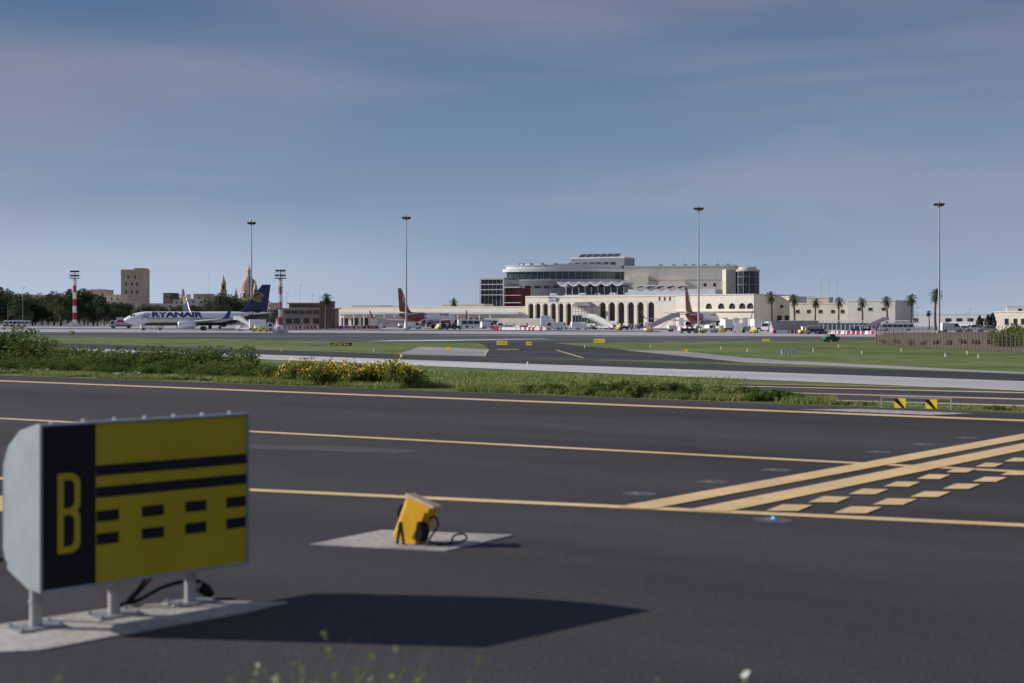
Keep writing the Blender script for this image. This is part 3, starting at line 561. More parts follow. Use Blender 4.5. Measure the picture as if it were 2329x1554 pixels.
for px,hh in ((1500,1.6),(1530,2.4),(1556,5),(1575,2),(1601,1.4),(1630,3),(1654,2)):
    mb=MB(); mb.cyl((0,0,0),(0,0,hh),.08,.05,5); mb.box(-.6,.6,-.2,1.2,0,.9); part(mb,'roof_equipment',M_grey,blk,loc=(fc.u(px),3,fc.h(1500,608)+.3))
mb=MB(); mb.box(0,1.4,-.02,.03,0,3.6); part(mb,'window',M_glass,blk,loc=(fc.u(1650),0,fc.h(1650,640)))
for px in (1462,1600,1622): mb=MB(); mb.box(0,1.1,-.02,.03,0,1.3); part(mb,'window',M_glass,blk,loc=(fc.u(px),0,fc.h(px,652)))
D5=520; tw=thing('corner_tower','dark glass stair tower with a pale stone disc roof','building',(wx(1700,D5),D5,ZC),0); hh=lambda py:(HY-py)/F*(D5-4)+3.53
mb=MB(); ringband(mb,4.2,0,hh(617),n=28); part(mb,'glazing',M_glass,tw)
mu=MB(); mu.box(-.12,.12,-.12,.12,0,hh(617)); mu=mu.mesh('mullion',[M_panel])
for i in range(12): a=2*math.pi*i/12; part(mu,'mullion',None,tw,loc=(4.24*math.cos(a),4.24*math.sin(a),0),rz=a)
for y_ in (630,648): mb=MB(); ringband(mb,4.28,hh(y_),hh(y_)+.2,n=28); part(mb,'floor_band',M_panel,tw)
mb=MB(); mb.lathe([(4.5,hh(617)),(4.5,hh(613)),(3.4,hh(613)+.05),(3.2,hh(607)),(0,hh(607)+.1)],n=28); mb.box(-8,-4.4,-1,8,0,hh(612)); mb.cyl((0,0,hh(607)),(0,0,hh(573)),.09,.05,5); part(mb,'roof',M_tan,tw)
simple_building('terminal_block','pale block with dark windows beside the glass tower','building',Fr(1640,526,1680,524),hh(640),10,M_cream,wins=[(1,2,hh(668),hh(644)),(3,4,hh(668),hh(644))])
f6=Fr(1270,510,1418,502); H6a=f6.h(1340,668); H6b=f6.h(1340,653)
pv=thing('roof_pavilion','glazed roof pavilion under a white scalloped canopy','pavilion',f6.loc,f6.rz)
mb=MB(); mb.box(2.5,f6.L,1,14,0,H6b); part(mb,'glazing',M_glass,pv)
mu=MB(); mu.box(-.09,.09,.75,.99,H6a-1,H6b); mu=mu.mesh('mullion',[M_slab])
for k in range(10): part(mu,'mullion',None,pv,loc=(2.6+k*(f6.L-2.7)/9,0,0))
mb=MB(); mb.box(2,f6.L,.5,.74,H6a-1.2,H6a-.4); part(mb,'base_rail',M_slab,pv)
mb=MB(); n=6; zt0=f6.h(1340,640); sag=1.35
for k in range(n):
    a=k*f6.L/n; b=(k+1)*f6.L/n; top=[(a+(b-a)*i/10,zt0-sag*math.sin(math.pi*i/10)) for i in range(11)]
    for i in range(10):
        p,q=top[i],top[i+1]; mb.prism([(p[0],p[1]),(q[0],q[1]),(q[0],q[1]-.45),(p[0],p[1]-.45)],-1.5,15,'y')
part(mb,'scalloped_canopy',M_white,pv,label='white canopy with six hanging scallops')
mb=MB(); mb.box(0,f6.L,6,12,H6b,H6b+.4); part(mb,'roof',M_panel,pv)
f7=Fr(1440,492,1560,486)
cv=thing('roof_canopy','row of thin curved pale roof canopies on posts','canopy',f7.loc,f7.rz)
for k in range(5):
    mb=MB(); u=k*f7.L/5; z=f7.h(1500,653)-.3; mb.prism([(u,z),(u+2,z+1.1),(u+4.6,z+.9),(u+4.7,z+.65),(u+2,z+.75),(u+.1,z-.1)],0,8,'y'); mb.box(u+2,u+2.15,1,1.15,z-4,z+.8); mb.box(u+2,u+2.15,6,6.15,z-4,z+.8); part(mb,'canopy_shell',M_slab,cv)
mb=MB(); mb.box(-2,f7.L+10,.5,14,0,f7.h(1500,658)); part(mb,'deck',M_slab,cv)
def wn(fr,pxs,w,py0,py1): return [(fr.u(p),fr.u(p)+w,fr.h(p,py0),fr.h(p,py1)) for p in pxs]
f8=Fr(1714,470,1795,462); simple_building('service_building','cream service building with small square windows','building',f8,f8.h(1750,677),18,M_cream,wins=wn(f8,(1725,1740,1760,1775),1,700,694)+wn(f8,(1722,1745,1768,1785),1.6,732,718))
f9=Fr(1796,440,1930,430); simple_building('service_building','low tan stone service building with small windows','building',f9,f9.h(1850,692),20,M_tan,wins=wn(f9,(1810,1835,1862,1890,1912),1.2,712,705))
f10=Fr(1928,425,2036,418); simple_building('service_building','pale stone box building with plain parapet','building',f10,f10.h(1980,686),22,mat('pale_stone',(.62,.58,.51),.9,.06,scale=.4,stain=.2),wins=wn(f10,(1950,1975,2005),1.2,706,700))
simple_building('service_building','small tan rooftop block','building',Fr(1835,455,1885,452),9.6,6,M_tan)
f11=Fr(1775,405,2075,392); sh=thing('glazed_walkway','long low glazed walkway with white posts and blue-grey glass','walkway',f11.loc,f11.rz)
mb=MB(); mb.box(0,f11.L,.5,3,0,f11.h(1900,735)); part(mb,'glazing',mat('pale_blue_glass',(.13,.18,.25),.2,.2,scale=.3),sh)
po=MB(); po.box(-.07,.07,.3,.48,0,f11.h(1900,731)-.001); po=po.mesh('post',[M_slab])
for k in range(31): part(po,'post',None,sh,loc=(k*f11.L/30,0,0))
mb=MB(); mb.box(-.3,f11.L+.3,0,3.3,f11.h(1900,731),f11.h(1900,729)); part(mb,'roof',M_slab,sh)
f12=Fr(2036,560,2250,545); simple_building('low_hangar','low white building with a flat roof','building',f12,f12.h(2100,716),16,M_slab,wins=wn(f12,(2050,2075,2150,2175,2200,2225),2.2,732,724))
f13=Fr(2262,395,2420,385); simple_building('pale_house','pale stone house with dark windows','house',f13,f13.h(2300,711),14,M_cream,wins=wn(f13,(2285,2305,2322,2345),1.0,738,725))
simple_building('pale_house','pale stone upper storey with small windows','house',Fr(2290,402,2400,398),6.6,8,M_slab,wins=[(3,4,5,6),(6,7,5,6)])
f14=Fr(2160,470,2262,462); simple_building('low_shed','long low pale shed behind parked vans','building',f14,f14.h(2200,735),8,M_slab)
f15=Fr(641,436,756,434); ops=simple_building('operations_building','grey brown operations building with flat overhanging roof','building',f15,f15.h(660,703),8,M_greybrown,slab=.5,par=.3,roofm=M_tan,wins=wn(f15,(650,668,690,712,735),2.0,736,724)+wn(f15,(648,664,680,696,712,728),1.9,714,707))
f16=Fr(657,441,722,440); simple_building('operations_building','brown upper storey with dark strip window','building',f16,f16.h(690,691),5,M_brown,slab=.4,par=.3,roofm=M_greybrown,wins=[(1,7.5,f16.h(690,699),f16.h(690,693))])
f17=Fr(728,433,754,432.5); simple_building('operations_building','dark brown stair block','building',f17,f17.h(740,688),4,M_brown)
ftw=Fr(275,800,324,799); tow=simple_building('stone_tower','tall square limestone tower with small slit windows','tower',ftw,ftw.h(300,618),12,M_stone,par=1.2,wins=wn(ftw,(285,298,310),.9,650,643)+wn(ftw,(285,298,310),.9,668,661)+wn(ftw,(290,306),.9,633,627))
mb=MB(); mb.box(ftw.L*.62,ftw.L+.4,-.6,10,ftw.h(300,618)+1.3,ftw.h(300,610)); mb.box(-.2,ftw.L+.2,-.5,-.13,ftw.h(300,625),ftw.h(300,622.5)); part(mb,'parapet',M_stone,tow)
random.seed(5)
for (a,b,ty,D,m) in [(196,243,661,780,M_stone),(205,225,659,800,M_slab),(243,272,672,760,M_tan),(235,300,687,720,M_stone),(340,400,692,760,M_tan),(371,388,668,820,M_brown),(392,418,683,800,M_stone),(400,416,671,850,M_slab),(440,476,670,840,M_stone),(425,466,681,790,M_tan),(478,496,676,850,M_brown),(500,540,680,860,M_tan),(590,632,705,700,M_stone),(600,615,690,800,M_stone),(765,795,702,700,M_stone),(1050,1095,698,640,M_slab),(860,925,699,640,M_slab),(2040,2120,720,640,M_stone),(2300,2400,706,560,M_stone),(2225,2262,722,560,M_stone),(60,100,672,800,M_tan)]:
    fr=Fr(a,D,b,D-1.5); H=fr.h((a+b)/2,ty); simple_building('town_building','distant limestone town building with flat roof','building',fr,H,9,m,wins=[(fr.L*q,fr.L*q+1,H*.62,H*.62+1.3) for q in (.15,.4,.65)]+[(fr.L*q,fr.L*q+1,H*.85,H*.85+1.0) for q in (.3,.75)],group='town skyline buildings')
Dc=1200; ch=thing('church','domed limestone church with a reddish ribbed dome and lantern','church',(wx(566,Dc),Dc,ZC),0); hc=lambda py:(HY-py)/F*Dc+3.53
mb=MB(); mb.box(-14,16,-8,10,0,hc(684)); mb.lathe([(6.8,hc(684)),(6.8,hc(662)),(7.3,hc(661)),(7.3,hc(659))],n=16); part(mb,'wall',M_stone,ch)
mb=MB(); N_=32; R_=[]
for k in range(9):
    a=math.pi/2*k/8*.93; R_.append([((6.6*math.cos(a)*(1.0 if i%4 else 1.05))*math.cos(2*math.pi*i/N_),(6.6*math.cos(a)*(1.0 if i%4 else 1.05))*math.sin(2*math.pi*i/N_),hc(659)+(hc(630)-hc(659))*math.sin(a)) for i in range(N_)])
mb.rings(R_,mf=lambda c:1 if int((math.atan2(c.y,c.x)/(2*math.pi)*N_)%N_)%4<1 else 0); part(mb,'dome',[M_redbr,mat('pale_rib_stone',(.62,.56,.48),.9,.1)],ch)
mb=MB(); mb.lathe([(2.2,hc(630.5)),(2.2,hc(628)),(1.5,hc(627)),(1.5,hc(618)),(1.9,hc(617)),(1.1,hc(612)),(.2,hc(606)),(.1,hc(600))],n=12); part(mb,'lantern',M_stone,ch)
for i in range(8):
    a=2*math.pi*(i+.5)/8; mb=MB(); mb.box(-.05,.15,-.9,.9,0,4.2); part(mb,'window',M_glass,ch,loc=(6.8*math.cos(a),6.8*math.sin(a),hc(678)),rz=a)
def belfry(px,ty,wd):
    D=1190; t=thing('bell_tower','slender limestone bell tower with pointed cupola','bell tower',(wx(px,D),D,ZC),.3,'church bell towers'); h=lambda py:(HY-py)/F*D+3.53; r=wd
    mb=MB(); mb.box(-r,r,-r,r,0,h(ty+38)); mb.box(-r-.3,r+.3,-r-.3,r+.3,h(ty+38)+.01,h(ty+36)); mb.box(-r*.8,r*.8,-r*.8,r*.8,h(ty+36)+.01,h(ty+22)); part(mb,'wall',M_stone,t)
    mb=MB(); mb.lathe([(r*.95,h(ty+22)),(r*.9,h(ty+19)),(r*.55,h(ty+14)),(r*.3,h(ty+8)),(.25,h(ty+3)),(.05,h(ty))],n=10); part(mb,'cupola',M_stone,t)
    mb=MB(); mb.box(-.8,.8,-r*.8-.1,-r*.8-.01,h(ty+34),h(ty+25)); part(mb,'belfry_opening',M_dark,t)
belfry(508,624,2.6); belfry(581,636,2.0); belfry(537,655,2.0)
mb=MB(); n=80; xs=np.linspace(-2600,2600,n); R_=[]
for yy,hs in ((2300,0),(2600,1),(3200,1.0),(4200,.6)):
    R_.append([(x,yy,ZC-.5+hs*(9+5*math.sin(x*.004)+3*math.sin(x*.013+1))) for x in xs])
for r in R_: mb.v+=r
for j in range(3):
    for i in range(n-1): mb.f.append((j*n+i,j*n+i+1,(j+1)*n+i+1,(j+1)*n+i)); mb.m.append(0)
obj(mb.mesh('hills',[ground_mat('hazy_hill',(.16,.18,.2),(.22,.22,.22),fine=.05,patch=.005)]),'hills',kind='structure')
# ------------------------------------------------------------ masts
def mast(px,top,H=30):
    D=(H-3.53)*F/(HY-top); t=thing('floodlight_mast','tall slim grey apron floodlight mast with clustered lamps','floodlight mast',(wx(px,D),D,ZC),0,'tall apron floodlight masts')
    mb=MB(); mb.cyl((0,0,0),(0,0,H-.6),.28,.11,12); mb.box(-.5,.5,-.5,.5,0,.5); part(mb,'pole',M_galv,t,True)
    mb=MB(); mb.cyl((0,0,H-1.0),(0,0,H-.85),.9,.9,12); mb.cyl((0,0,H-.85),(0,0,H+.3),.12,.12,6); part(mb,'head_ring',M_grey,t)
    for i in range(8):
        a=2*math.pi*i/8; mb=MB(); M=Matrix.Rotation(a,4,'Z')@Matrix.Translation((1.0,0,H-.55))@Matrix.Rotation(.7,4,'Y'); mb.box(-.12,.16,-.3,.3,-.25,.25,0,M); part(mb,'lamp',M_dark,t)
for p in ((572,503),(924,491),(1589,470),(2136,460)): mast(*p)
def smast(px,top,basey):
    D=(CH-ZC)*F/(basey-HY); H=(HY-top)/F*D+3.53; s_=H/15
    t=thing('service_mast','red and white banded mast with a floodlight platform','floodlight mast',(wx(px,D),D,ZC),0,'red and white banded masts'); mb=MB()
    nb=7
    for i in range(nb):
        z0=H*.86*i/nb; z1=H*.86*(i+1)/nb
        for a,b in ((-.35,-.35),(.35,-.35),(.35,.35),(-.35,.35)): mb.cyl((a*s_,b*s_,z0),(a*s_,b*s_,z1),.07*s_,.07*s_,5,i%2)
        for k in range(2):
            za=z0+(z1-z0)*k/2; zb=za+(z1-z0)/2
            for p,q in (((-.35,-.35),(.35,-.35)),((.35,-.35),(.35,.35)),((.35,.35),(-.35,.35)),((-.35,.35),(-.35,-.35))): mb.cyl((p[0]*s_,p[1]*s_,za),(q[0]*s_,q[1]*s_,zb),.035*s_,.035*s_,4,i%2)
        mb.box(-.14*s_,.14*s_,-.14*s_,.14*s_,z0,z1-.01,i%2)
    part(mb,'lattice_pole',[M_white,M_red],t)
    mb=MB(); mb.box(-1.3*s_,1.3*s_,-.8*s_,.8*s_,H*.86,H*.875)
    for x in (-1.3,-.65,0,.65,1.3): mb.cyl((x*s_,-.8*s_,H*.875),(x*s_,-.8*s_,H*.95),.03*s_,.03*s_,4)
    mb.cyl((-1.3*s_,-.8*s_,H*.95),(1.3*s_,-.8*s_,H*.95),.04*s_,.04*s_,4); mb.cyl((0,0,H*.87),(0,0,H),.1*s_,.08*s_,6); mb.cyl((-1.1*s_,0,H*.98),(1.1*s_,0,H*.98),.06*s_,.06*s_,5); part(mb,'platform',M_grey,t)
    for x in (-1,-.5,.02,.5,1):
        for z in (.985,.91): mb=MB(); mb.box((x-.2)*s_,(x+.2)*s_,-.25*s_,.1*s_,H*z-.2*s_,H*z+.25*s_); part(mb,'lamp',M_dark,t)
    mb=MB(); mb.box(-1.6*s_,1.6*s_,-1.6*s_,1.6*s_,0,.8*s_); mb.box(-.5*s_,.4*s_,-1.9*s_,-1.61*s_,.2,1.5*s_); part(mb,'base_block',M_slab,t)
smast(170,616,743); smast(638,614,757)
def pole(px,top,D,label='thin grey lighting pole with small lamp head'):
    H=(HY-top)/F*D+3.53; t=thing('lamp_post',label,'lamp post',(wx(px,D),D,ZC),0,'small lamp posts'); mb=MB(); mb.cyl((0,0,0),(0,0,H),.09,.05,6); part(mb,'pole',M_galv,t); mb=MB(); mb.box(-.1,.9,-.1,.1,H,H+.12); part(mb,'lamp_head',M_grey,t)
for p in ((683,648,600),(710,672,560),(652,668,480),(2205,703,450),(2085,700,450),(1868,635,640),(1885,640,640),(1904,638,640),(475,628,900),(52,655,480),(18,690,480)): pole(*p)
# ------------------------------------------------------------ aircraft
def airfoil(x,y,z,c,t_,vert=False):
    prof=[(0,0),(.05,.45),(.25,.6),(.6,.4),(1,.03),(1,-.03),(.6,-.3),(.25,-.4),(.05,-.3)]
    if vert: return [(x-a*c,y+b*t_,z) for a,b in prof]
    return [(x-a*c,y,z+b*t_) for a,b in prof]
RG=[(19.2,2.75,.03),(19.0,2.78,.35),(18.5,2.85,.72),(17.8,2.93,1.05),(16.8,3.04,1.4),(15.5,3.14,1.68),(13.8,3.2,1.88),(11,3.2,1.88),(8,3.2,1.88),(5,3.2,1.88),(2,3.2,1.88),(-1,3.2,1.88),(-4,3.2,1.88),(-7,3.25,1.86),(-9,3.35,1.75),(-11,3.52,1.55),(-13,3.72,1.28),(-15,3.95,.95),(-17,4.2,.6),(-18.6,4.4,.3),(-19.2,4.45,.12)]
def rg(x):
    xs=[r[0] for r in RG][::-1]; return float(np.interp(x,xs,[r[1] for r in RG][::-1])),float(np.interp(x,xs,[r[2] for r in RG][::-1]))
def skin(mb,x0,x1,a0,a1,off=.02,mi=0,side=1,nx=2,na=4):
    for i in range(nx):
        for j in range(na):
            P=[]
            for (ii,jj) in ((i,j),(i+1,j),(i+1,j+1),(i,j+1)):
                x=x0+(x1-x0)*ii/nx; a=math.radians(a0+(a1-a0)*jj/na); zc,r=rg(x); P.append((x,side*(r+off)*math.cos(a),zc+(r+off)*math.sin(a)))
            mb.quad(P,mi)
def aircraft(label,mode,loc,rz,windows=True):
    t=thing('passenger_aircraft',label,'aircraft',loc,rz); n=36
    xs=[r[0] for r in RG]; xx=[]
    for a,b in zip(xs[:-1],xs[1:]):
        k=max(1,int(abs(a-b)/.5)); xx+=[a+(b-a)*i/k for i in range(k)]
    xx.append(xs[-1])
    rings=[]
    for x in xx:
        zc,r=rg(x); rings.append([(x,r*math.cos(2*math.pi*i/n),zc+r*math.sin(2*math.pi*i/n)) for i in range(n)])
    M_fus=mat('aircraft_white',(.86,.87,.88),.35,.03,scale=.5)
    if mode=='blue': mf=lambda c: 1 if (c.z<(2.0 if c.x>-6 else 2.0+(-6-c.x)*.28) and c.x<14.5-(c.z-1.3)*1.2) else (2 if (c.z<(2.2 if c.x>-6 else 2.2+(-6-c.x)*.28) and c.x<13 and c.x>-16) else 0); ms=[M_fus,M_navy,M_yel]
    else: mf=lambda c: 1 if c.x<-6.0+1.2*math.sin(c.z*4+c.y*3)+(c.z-3)*1.5 or (c.z<2.6 and c.x<6 and math.sin(c.x*1.3+c.z)>0) else 0; ms=[M_fus,M_tailred,M_tailred]
    mb=MB(); mb.rings(rings,mf=mf); part(mb,'fuselage',ms,t,True)
    Mw=mat('wing_grey',(.42,.44,.47),.4,.06,scale=.5); tailm=M_navy if mode=='blue' else M_tailred
    for s_ in (1,-1):
        mb=MB(); secs=[airfoil(4.2,s_*1.2,2.1,8,.8),airfoil(1.2,s_*5.5,2.45,4.9,.5),airfoil(-4.6,s_*16.4,3.2,1.7,.2)]
        mb.rings(secs); part(mb,'wing',Mw,t,True)
        mb=MB(); mb.rings([airfoil(-4.6,s_*16.41,3.2,1.7,.2),airfoil(-5.2,s_*16.9,3.65,1.4,.16),airfoil(-6.5,s_*17.3,5.7,.65,.1)]); part(mb,'winglet',tailm,t,True)
        mb=MB(); mb.rings([airfoil(-14.2,s_*.5,4.3,3.6,.35),airfoil(-18.2,s_*6.8,4.9,1.4,.14)]); part(mb,'tailplane',Mw,t,True)
        mb=MB(); prof=[(5.6,.78),(5.45,.95),(4.8,1.03),(3.2,1.0),(1.6,.8),(.9,.58)]
        mb.rings([[(x,s_*4.9+r*math.cos(2*math.pi*i/18),1.5+r*math.sin(2*math.pi*i/18)) for i in range(18)] for x,r in prof],cap=False)
        mb.rings([[(x,s_*4.9+r*math.cos(2*math.pi*i/18),1.5+r*math.sin(2*math.pi*i/18)) for i in range(18)] for x,r in [(5.6,.78),(5.3,.72),(4.9,.70)]],1); mb.cyl((1.2,s_*4.9,1.5),(.3,s_*4.9,1.5),.5,.2,12,1)
        mb.prism([(4.2,2.2),(.5,2.2),(-.5,2.6),(3.0,2.65)],s_*4.9-.15,s_*4.9+.15,'y',0); part(mb,'engine',[M_fus if mode=='blue' else M_tailred,M_dark],t,True)
    mb=MB(); mb.rings([airfoil(-8.6,0,4.95,2.5,.1,True),airfoil(-11.2,0,5.3,7.2,.35,True),airfoil(-12.5,0,6.2,6.4,.5,True),airfoil(-17.4,0,12.5,2.3,.22,True)]); part(mb,'tail_fin',tailm,t,True)
    mb=MB()
    for sd in (1,-1):
        skin(mb,16.4,17.5,38,62,.015,0,sd,3,3); skin(mb,17.1,17.75,64,88,.02,0,sd,2,3)
    part(mb,'cockpit_window',M_glass,t)
    for x0,x1 in ((14.0,14.9),(-12.2,-11.4)): mb=MB(); skin(mb,x0,x1,-12,38,.012,0,1); part(mb,'door',mat('door_grey',(.6,.62,.65),.4,.05),t)
    if windows:
        mw=MB(); mw.box(-.13,.13,0,.02,-.18,.18); mw=mw.mesh('cabin_window',[M_glass])
        for k in range(42):
            x=12.8-k*.56; zc,r=rg(x); a=math.radians(0); o=part(mw,'cabin_window',None,t,loc=(x,(r+.004)*math.cos(a),zc+(r+.004)*math.sin(a))); o.rotation_euler=(a,0,0)
    for nm,x,ys in (('nose_gear',14.3,(-.2,.2)),('main_gear',-1.6,(2.6,3.05)),('main_gear',-1.6,(-2.6,-3.05))):
        mb=MB(); r=.38 if nm=='nose_gear' else .56; ym=sum(ys)/2; mb.cyl((x,ym,r),(x,ym,2.0),.12,.12,8,0)
        for y in ys: mb.cyl((x,y-.13,r),(x,y+.13,r),r,r,16,1); mb.cyl((x,y-.14,r),(x,y+.14,r),r*.5,r*.5,12,0)
        part(mb,nm,[M_grey,M_dark],t)
    if mode=='blue':
        for sd in (1,-1):
            v,f,tw_,th=textmesh('RYANAIR',2.55,.12,cuts=14,sx=1.02)
            LW=13.3; k=LW/tw_; mb=MB(); pts=[]
            for a,b,c in v:
                X=(12.0-a*k) if sd>0 else (12.0-LW+a*k); ang=math.radians(9)+b/1.88*(2.0/th); pts.append((X,sd*(1.91)*math.cos(ang),3.2+1.91*math.sin(ang)))
            mb.add(pts,f); part(mb,'airline_lettering',M_navy,t)
            def harp(cx_,cz,s2,yf,m,nm):
                mb=MB(); 
                for q in range(6):
                    x0=cx_-.95*s2+q*.36*s2; z0=cz-1.1*s2+abs(q-1)*.12*s2; z1=cz+(.95-.16*q)*s2
                    P=[(x0+.25*s2*math.sin(j/4*2)-.0,z0+(z1-z0)*j/4) for j in range(5)]
                    for (a,b),(c,d) in zip(P[:-1],P[1:]): mb.quad([(a,yf(a,b),b),(a+.17*s2,yf(a,b),b),(c+.17*s2,yf(c,d),d),(c,yf(c,d),d)])
                arcp=[(cx_+math.cos(math.radians(a))*1.35*s2,cz+.35*s2+math.sin(math.radians(a))*1.0*s2) for a in range(-75,190,20)]
                for (a,b),(c,d) in zip(arcp[:-1],arcp[1:]): mb.quad([(a,yf(a,b),b),(c,yf(c,d),d),(c+(cx_-c)*.18,yf(c,d),d+(cz+.35*s2-d)*.18),(a+(cx_-a)*.18,yf(a,b),b+(cz+.35*s2-b)*.18)])
                part(mb,nm,m,t)
            harp(-16.2,8.8,1.15,lambda a,b:sd*.36,M_gold,'tail_emblem')
            harp(13.3,3.9,.66,lambda a,b:sd*(math.sqrt(max(.05,1.9**2-(b-3.2)**2))+.02),M_navy,'nose_emblem')
    else:
        for sd in (1,-1):
            mb=MB(); c=(-16.2,9.2); 
            for k in range(4):
                a=math.pi/2*k+.2; d=Vector((math.cos(a),math.sin(a))); p=Vector((-d.y,d.x)); y=sd*.34
                q=[Vector(c)+d*.15,Vector(c)+d*1.3+p*.6,Vector(c)+d*1.0,Vector(c)+d*1.3-p*.6]; mb.quad([(w_.x,y,w_.y) for w_ in q])
            part(mb,'tail_emblem',M_white,t)
            v,f,tw_,th=textmesh('air malta',1.7,.03,cuts=8); mb=MB(); pts=[]
            for a,b,c_ in v:
                X=(12-a) if sd>0 else (12-tw_+a); ang=math.radians(25)+b/1.9; pts.append((X,sd*1.9*math.cos(ang),3.2+1.9*math.sin(ang)))
            mb.add(pts,f); part(mb,'airline_lettering',M_red,t)
    return t
D=384; aircraft('white and navy airliner with large navy lettering on the fuselage','blue',(wx(449,D),D,ZC),math.radians(198))
D=440; aircraft('second white and navy airliner parked behind another','blue',(wx(425,D)+5,D,ZC),math.radians(-58),False)
D=456; aircraft('white airliner with red tail and cross emblem beside boarding stairs','red',(wx(972,D),D,ZC),math.radians(66),False)
D=440; aircraft('white airliner with red tail parked nose towards the terminal','red',(wx(1596,D),D,ZC),math.radians(68),False)
# ------------------------------------------------------------ vehicles
def wheels(t,xs,w,r):
    for x in xs:
        for s_ in (1,-1):
            mb=MB(); y=s_*(w/2-.1); mb.cyl((x,y-.12,r),(x,y+.12,r),r,r,14,0); mb.cyl((x,y-.13,r),(x,y+.13,r),r*.55,r*.55,10,1); part(mb,'wheel',[M_dark,M_galv],t)
def vehicle(name,label,cat,prof,w,zb,glass,front,m,xs,r,group='service vehicles on the apron',extra=None,tum=.12,lights=True):
    t=thing(name,label,cat,(0,0,0),0,group); yy=lambda z: w/2*(1-max(0,z-zb)*tum)
    mb=MB(); n=len(prof); vs=[(x,-yy(z),z) for x,z in prof]+[(x,yy(z),z) for x,z in prof]; mb.add(vs,[tuple(range(n)),tuple(range(2*n-1,n-1,-1))]+[(i,i+n,(i+1)%n+n,(i+1)%n) for i in range(n)]); part(mb,'body',m,t,bevel=.04)
    for s_ in (1,-1):
        for g in glass: mb=MB(); mb.quad([(x,s_*(yy(z)+.02),z) for x,z in g]); part(mb,'side_window',M_glass,t)
    for (x0,z0,x1,z1) in front: mb=MB(); o=.02 if x0>x1 or x0>0 else -.02; mb.quad([(x0+o,-yy(z0)*.88,z0+.01),(x0+o,yy(z0)*.88,z0+.01),(x1+o,yy(z1)*.88,z1+.01),(x1+o,-yy(z1)*.88,z1+.01)]); part(mb,'windscreen',M_glass,t)
    wheels(t,xs,w,r)
    if extra: extra(t)
    return t
car=vehicle('parked_car','small silver hatchback parked on the apron','car',[(-2,.3),(2,.3),(2.05,.75),(1.1,.95),(.4,1.45),(-1.3,1.48),(-2,.95)],1.7,.9,[[(.95,.97),(.35,1.38),(-.4,1.4),(-.4,.95)],[(-.5,.95),(-.5,1.4),(-1.25,1.4),(-1.75,.95)]],[(1.1,.97,.45,1.42)],M_palecar,(-1.25,1.3),.32)
van=vehicle('service_van','white panel service van parked on the apron','van',[(-2.6,.35),(2.5,.35),(2.55,1.05),(1.75,1.25),(1.1,2.15),(-2.5,2.2)],1.95,1.2,[[(1.6,1.28),(1.05,1.95),(.3,1.95),(.3,1.25)]],[(1.75,1.27,1.15,2.08)],M_white,(-1.7,1.6),.36)
def boxx(t): mb=MB(); mb.box(-3.6,1.2,-1.25,1.25,1.0,3.5); part(mb,'cargo_box',M_white,t,bevel=.05); mb=MB(); mb.box(-3.6,3,-.5,.5,.6,.95); part(mb,'chassis',M_dark,t)
truck=vehicle('box_truck','white box truck with high cargo body','truck',[(1.4,.5),(3.3,.5),(3.35,1.4),(3.0,2.5),(1.4,2.55)],2.3,1.4,[[(3.0,1.45),(2.8,2.25),(2.0,2.25),(2.0,1.4)]],[(3.35,1.42,3.05,2.4)],M_white,(-2.4,2.4),.48,extra=boxx,tum=.05)
def tank(t):
    mb=MB(); mb.rings([[(x,r*1.0*math.cos(2*math.pi*i/16),1.95+r*.9*math.sin(2*math.pi*i/16)) for i in range(16)] for x,r in ((-4.6,.7),(-4.4,1.15),(.9,1.15),(1.1,.7))]); part(mb,'tank',M_slab,t,True); mb=MB(); mb.box(-4.6,3,-.5,.5,.6,.95); mb.box(-4.2,.6,-1.15,1.15,.75,.98); part(mb,'chassis',M_dark,t)
tanker=vehicle('fuel_tanker','pale fuel tanker truck with rounded tank','fuel tanker',[(1.4,.5),(3.3,.5),(3.35,1.4),(3.0,2.5),(1.4,2.55)],2.3,1.4,[[(3.0,1.45),(2.8,2.25),(2.0,2.25),(2.0,1.4)]],[(3.35,1.42,3.05,2.4)],M_white,(-3.4,-2.3,2.4),.48,extra=tank,tum=.05)
bus=vehicle('apron_bus','long white apron bus with dark windows','bus',[(-6,.35),(6,.35),(6.1,1.2),(5.9,2.9),(-6,2.9)],2.7,1.3,[[(5.6-k*1.9,1.35),(5.6-k*1.9,2.4),(3.9-k*1.9,2.4),(3.9-k*1.9,1.35)] for k in range(6)],[(6.1,1.25,5.92,2.6)],M_white,(-4,4),.48,tum=.02)
tug=vehicle('baggage_tug','low yellow baggage tug with an open cab','tug',[(-1.4,.3),(1.5,.3),(1.5,.85),(.4,.95),(.3,.7),(-.5,.7),(-.6,1.0),(-1.4,1.0)],1.4,.9,[],[],M_yel,(-.9,.95),.32,extra=lambda t:[part(MB().box(-.7,-.62,-.6,.6,1.0,1.8).box(.35,.42,-.6,.6,.9,1.8).box(-.8,.55,-.65,.65,1.8,1.88),'cab_roof',M_white,t)])
def pick(t): mb=MB(); mb.box(-2.5,-.5,-.85,.85,.95,1.0); mb.box(-2.5,-2.42,-.85,.85,1.0,1.3); part(mb,'load_bed',M_dark,t)
pickup=vehicle('pickup_truck','white pickup truck parked on the apron','pickup truck',[(-2.6,.4),(2.5,.4),(2.5,1.0),(1.4,1.1),(.8,1.75),(-.5,1.75),(-.6,1.05),(-2.6,1.0)],1.85,1.05,[[(1.25,1.12),(.75,1.65),(-.4,1.65),(-.4,1.1)]],[(1.4,1.12,.85,1.7)],M_white,(-1.6,1.6),.38,extra=pick)
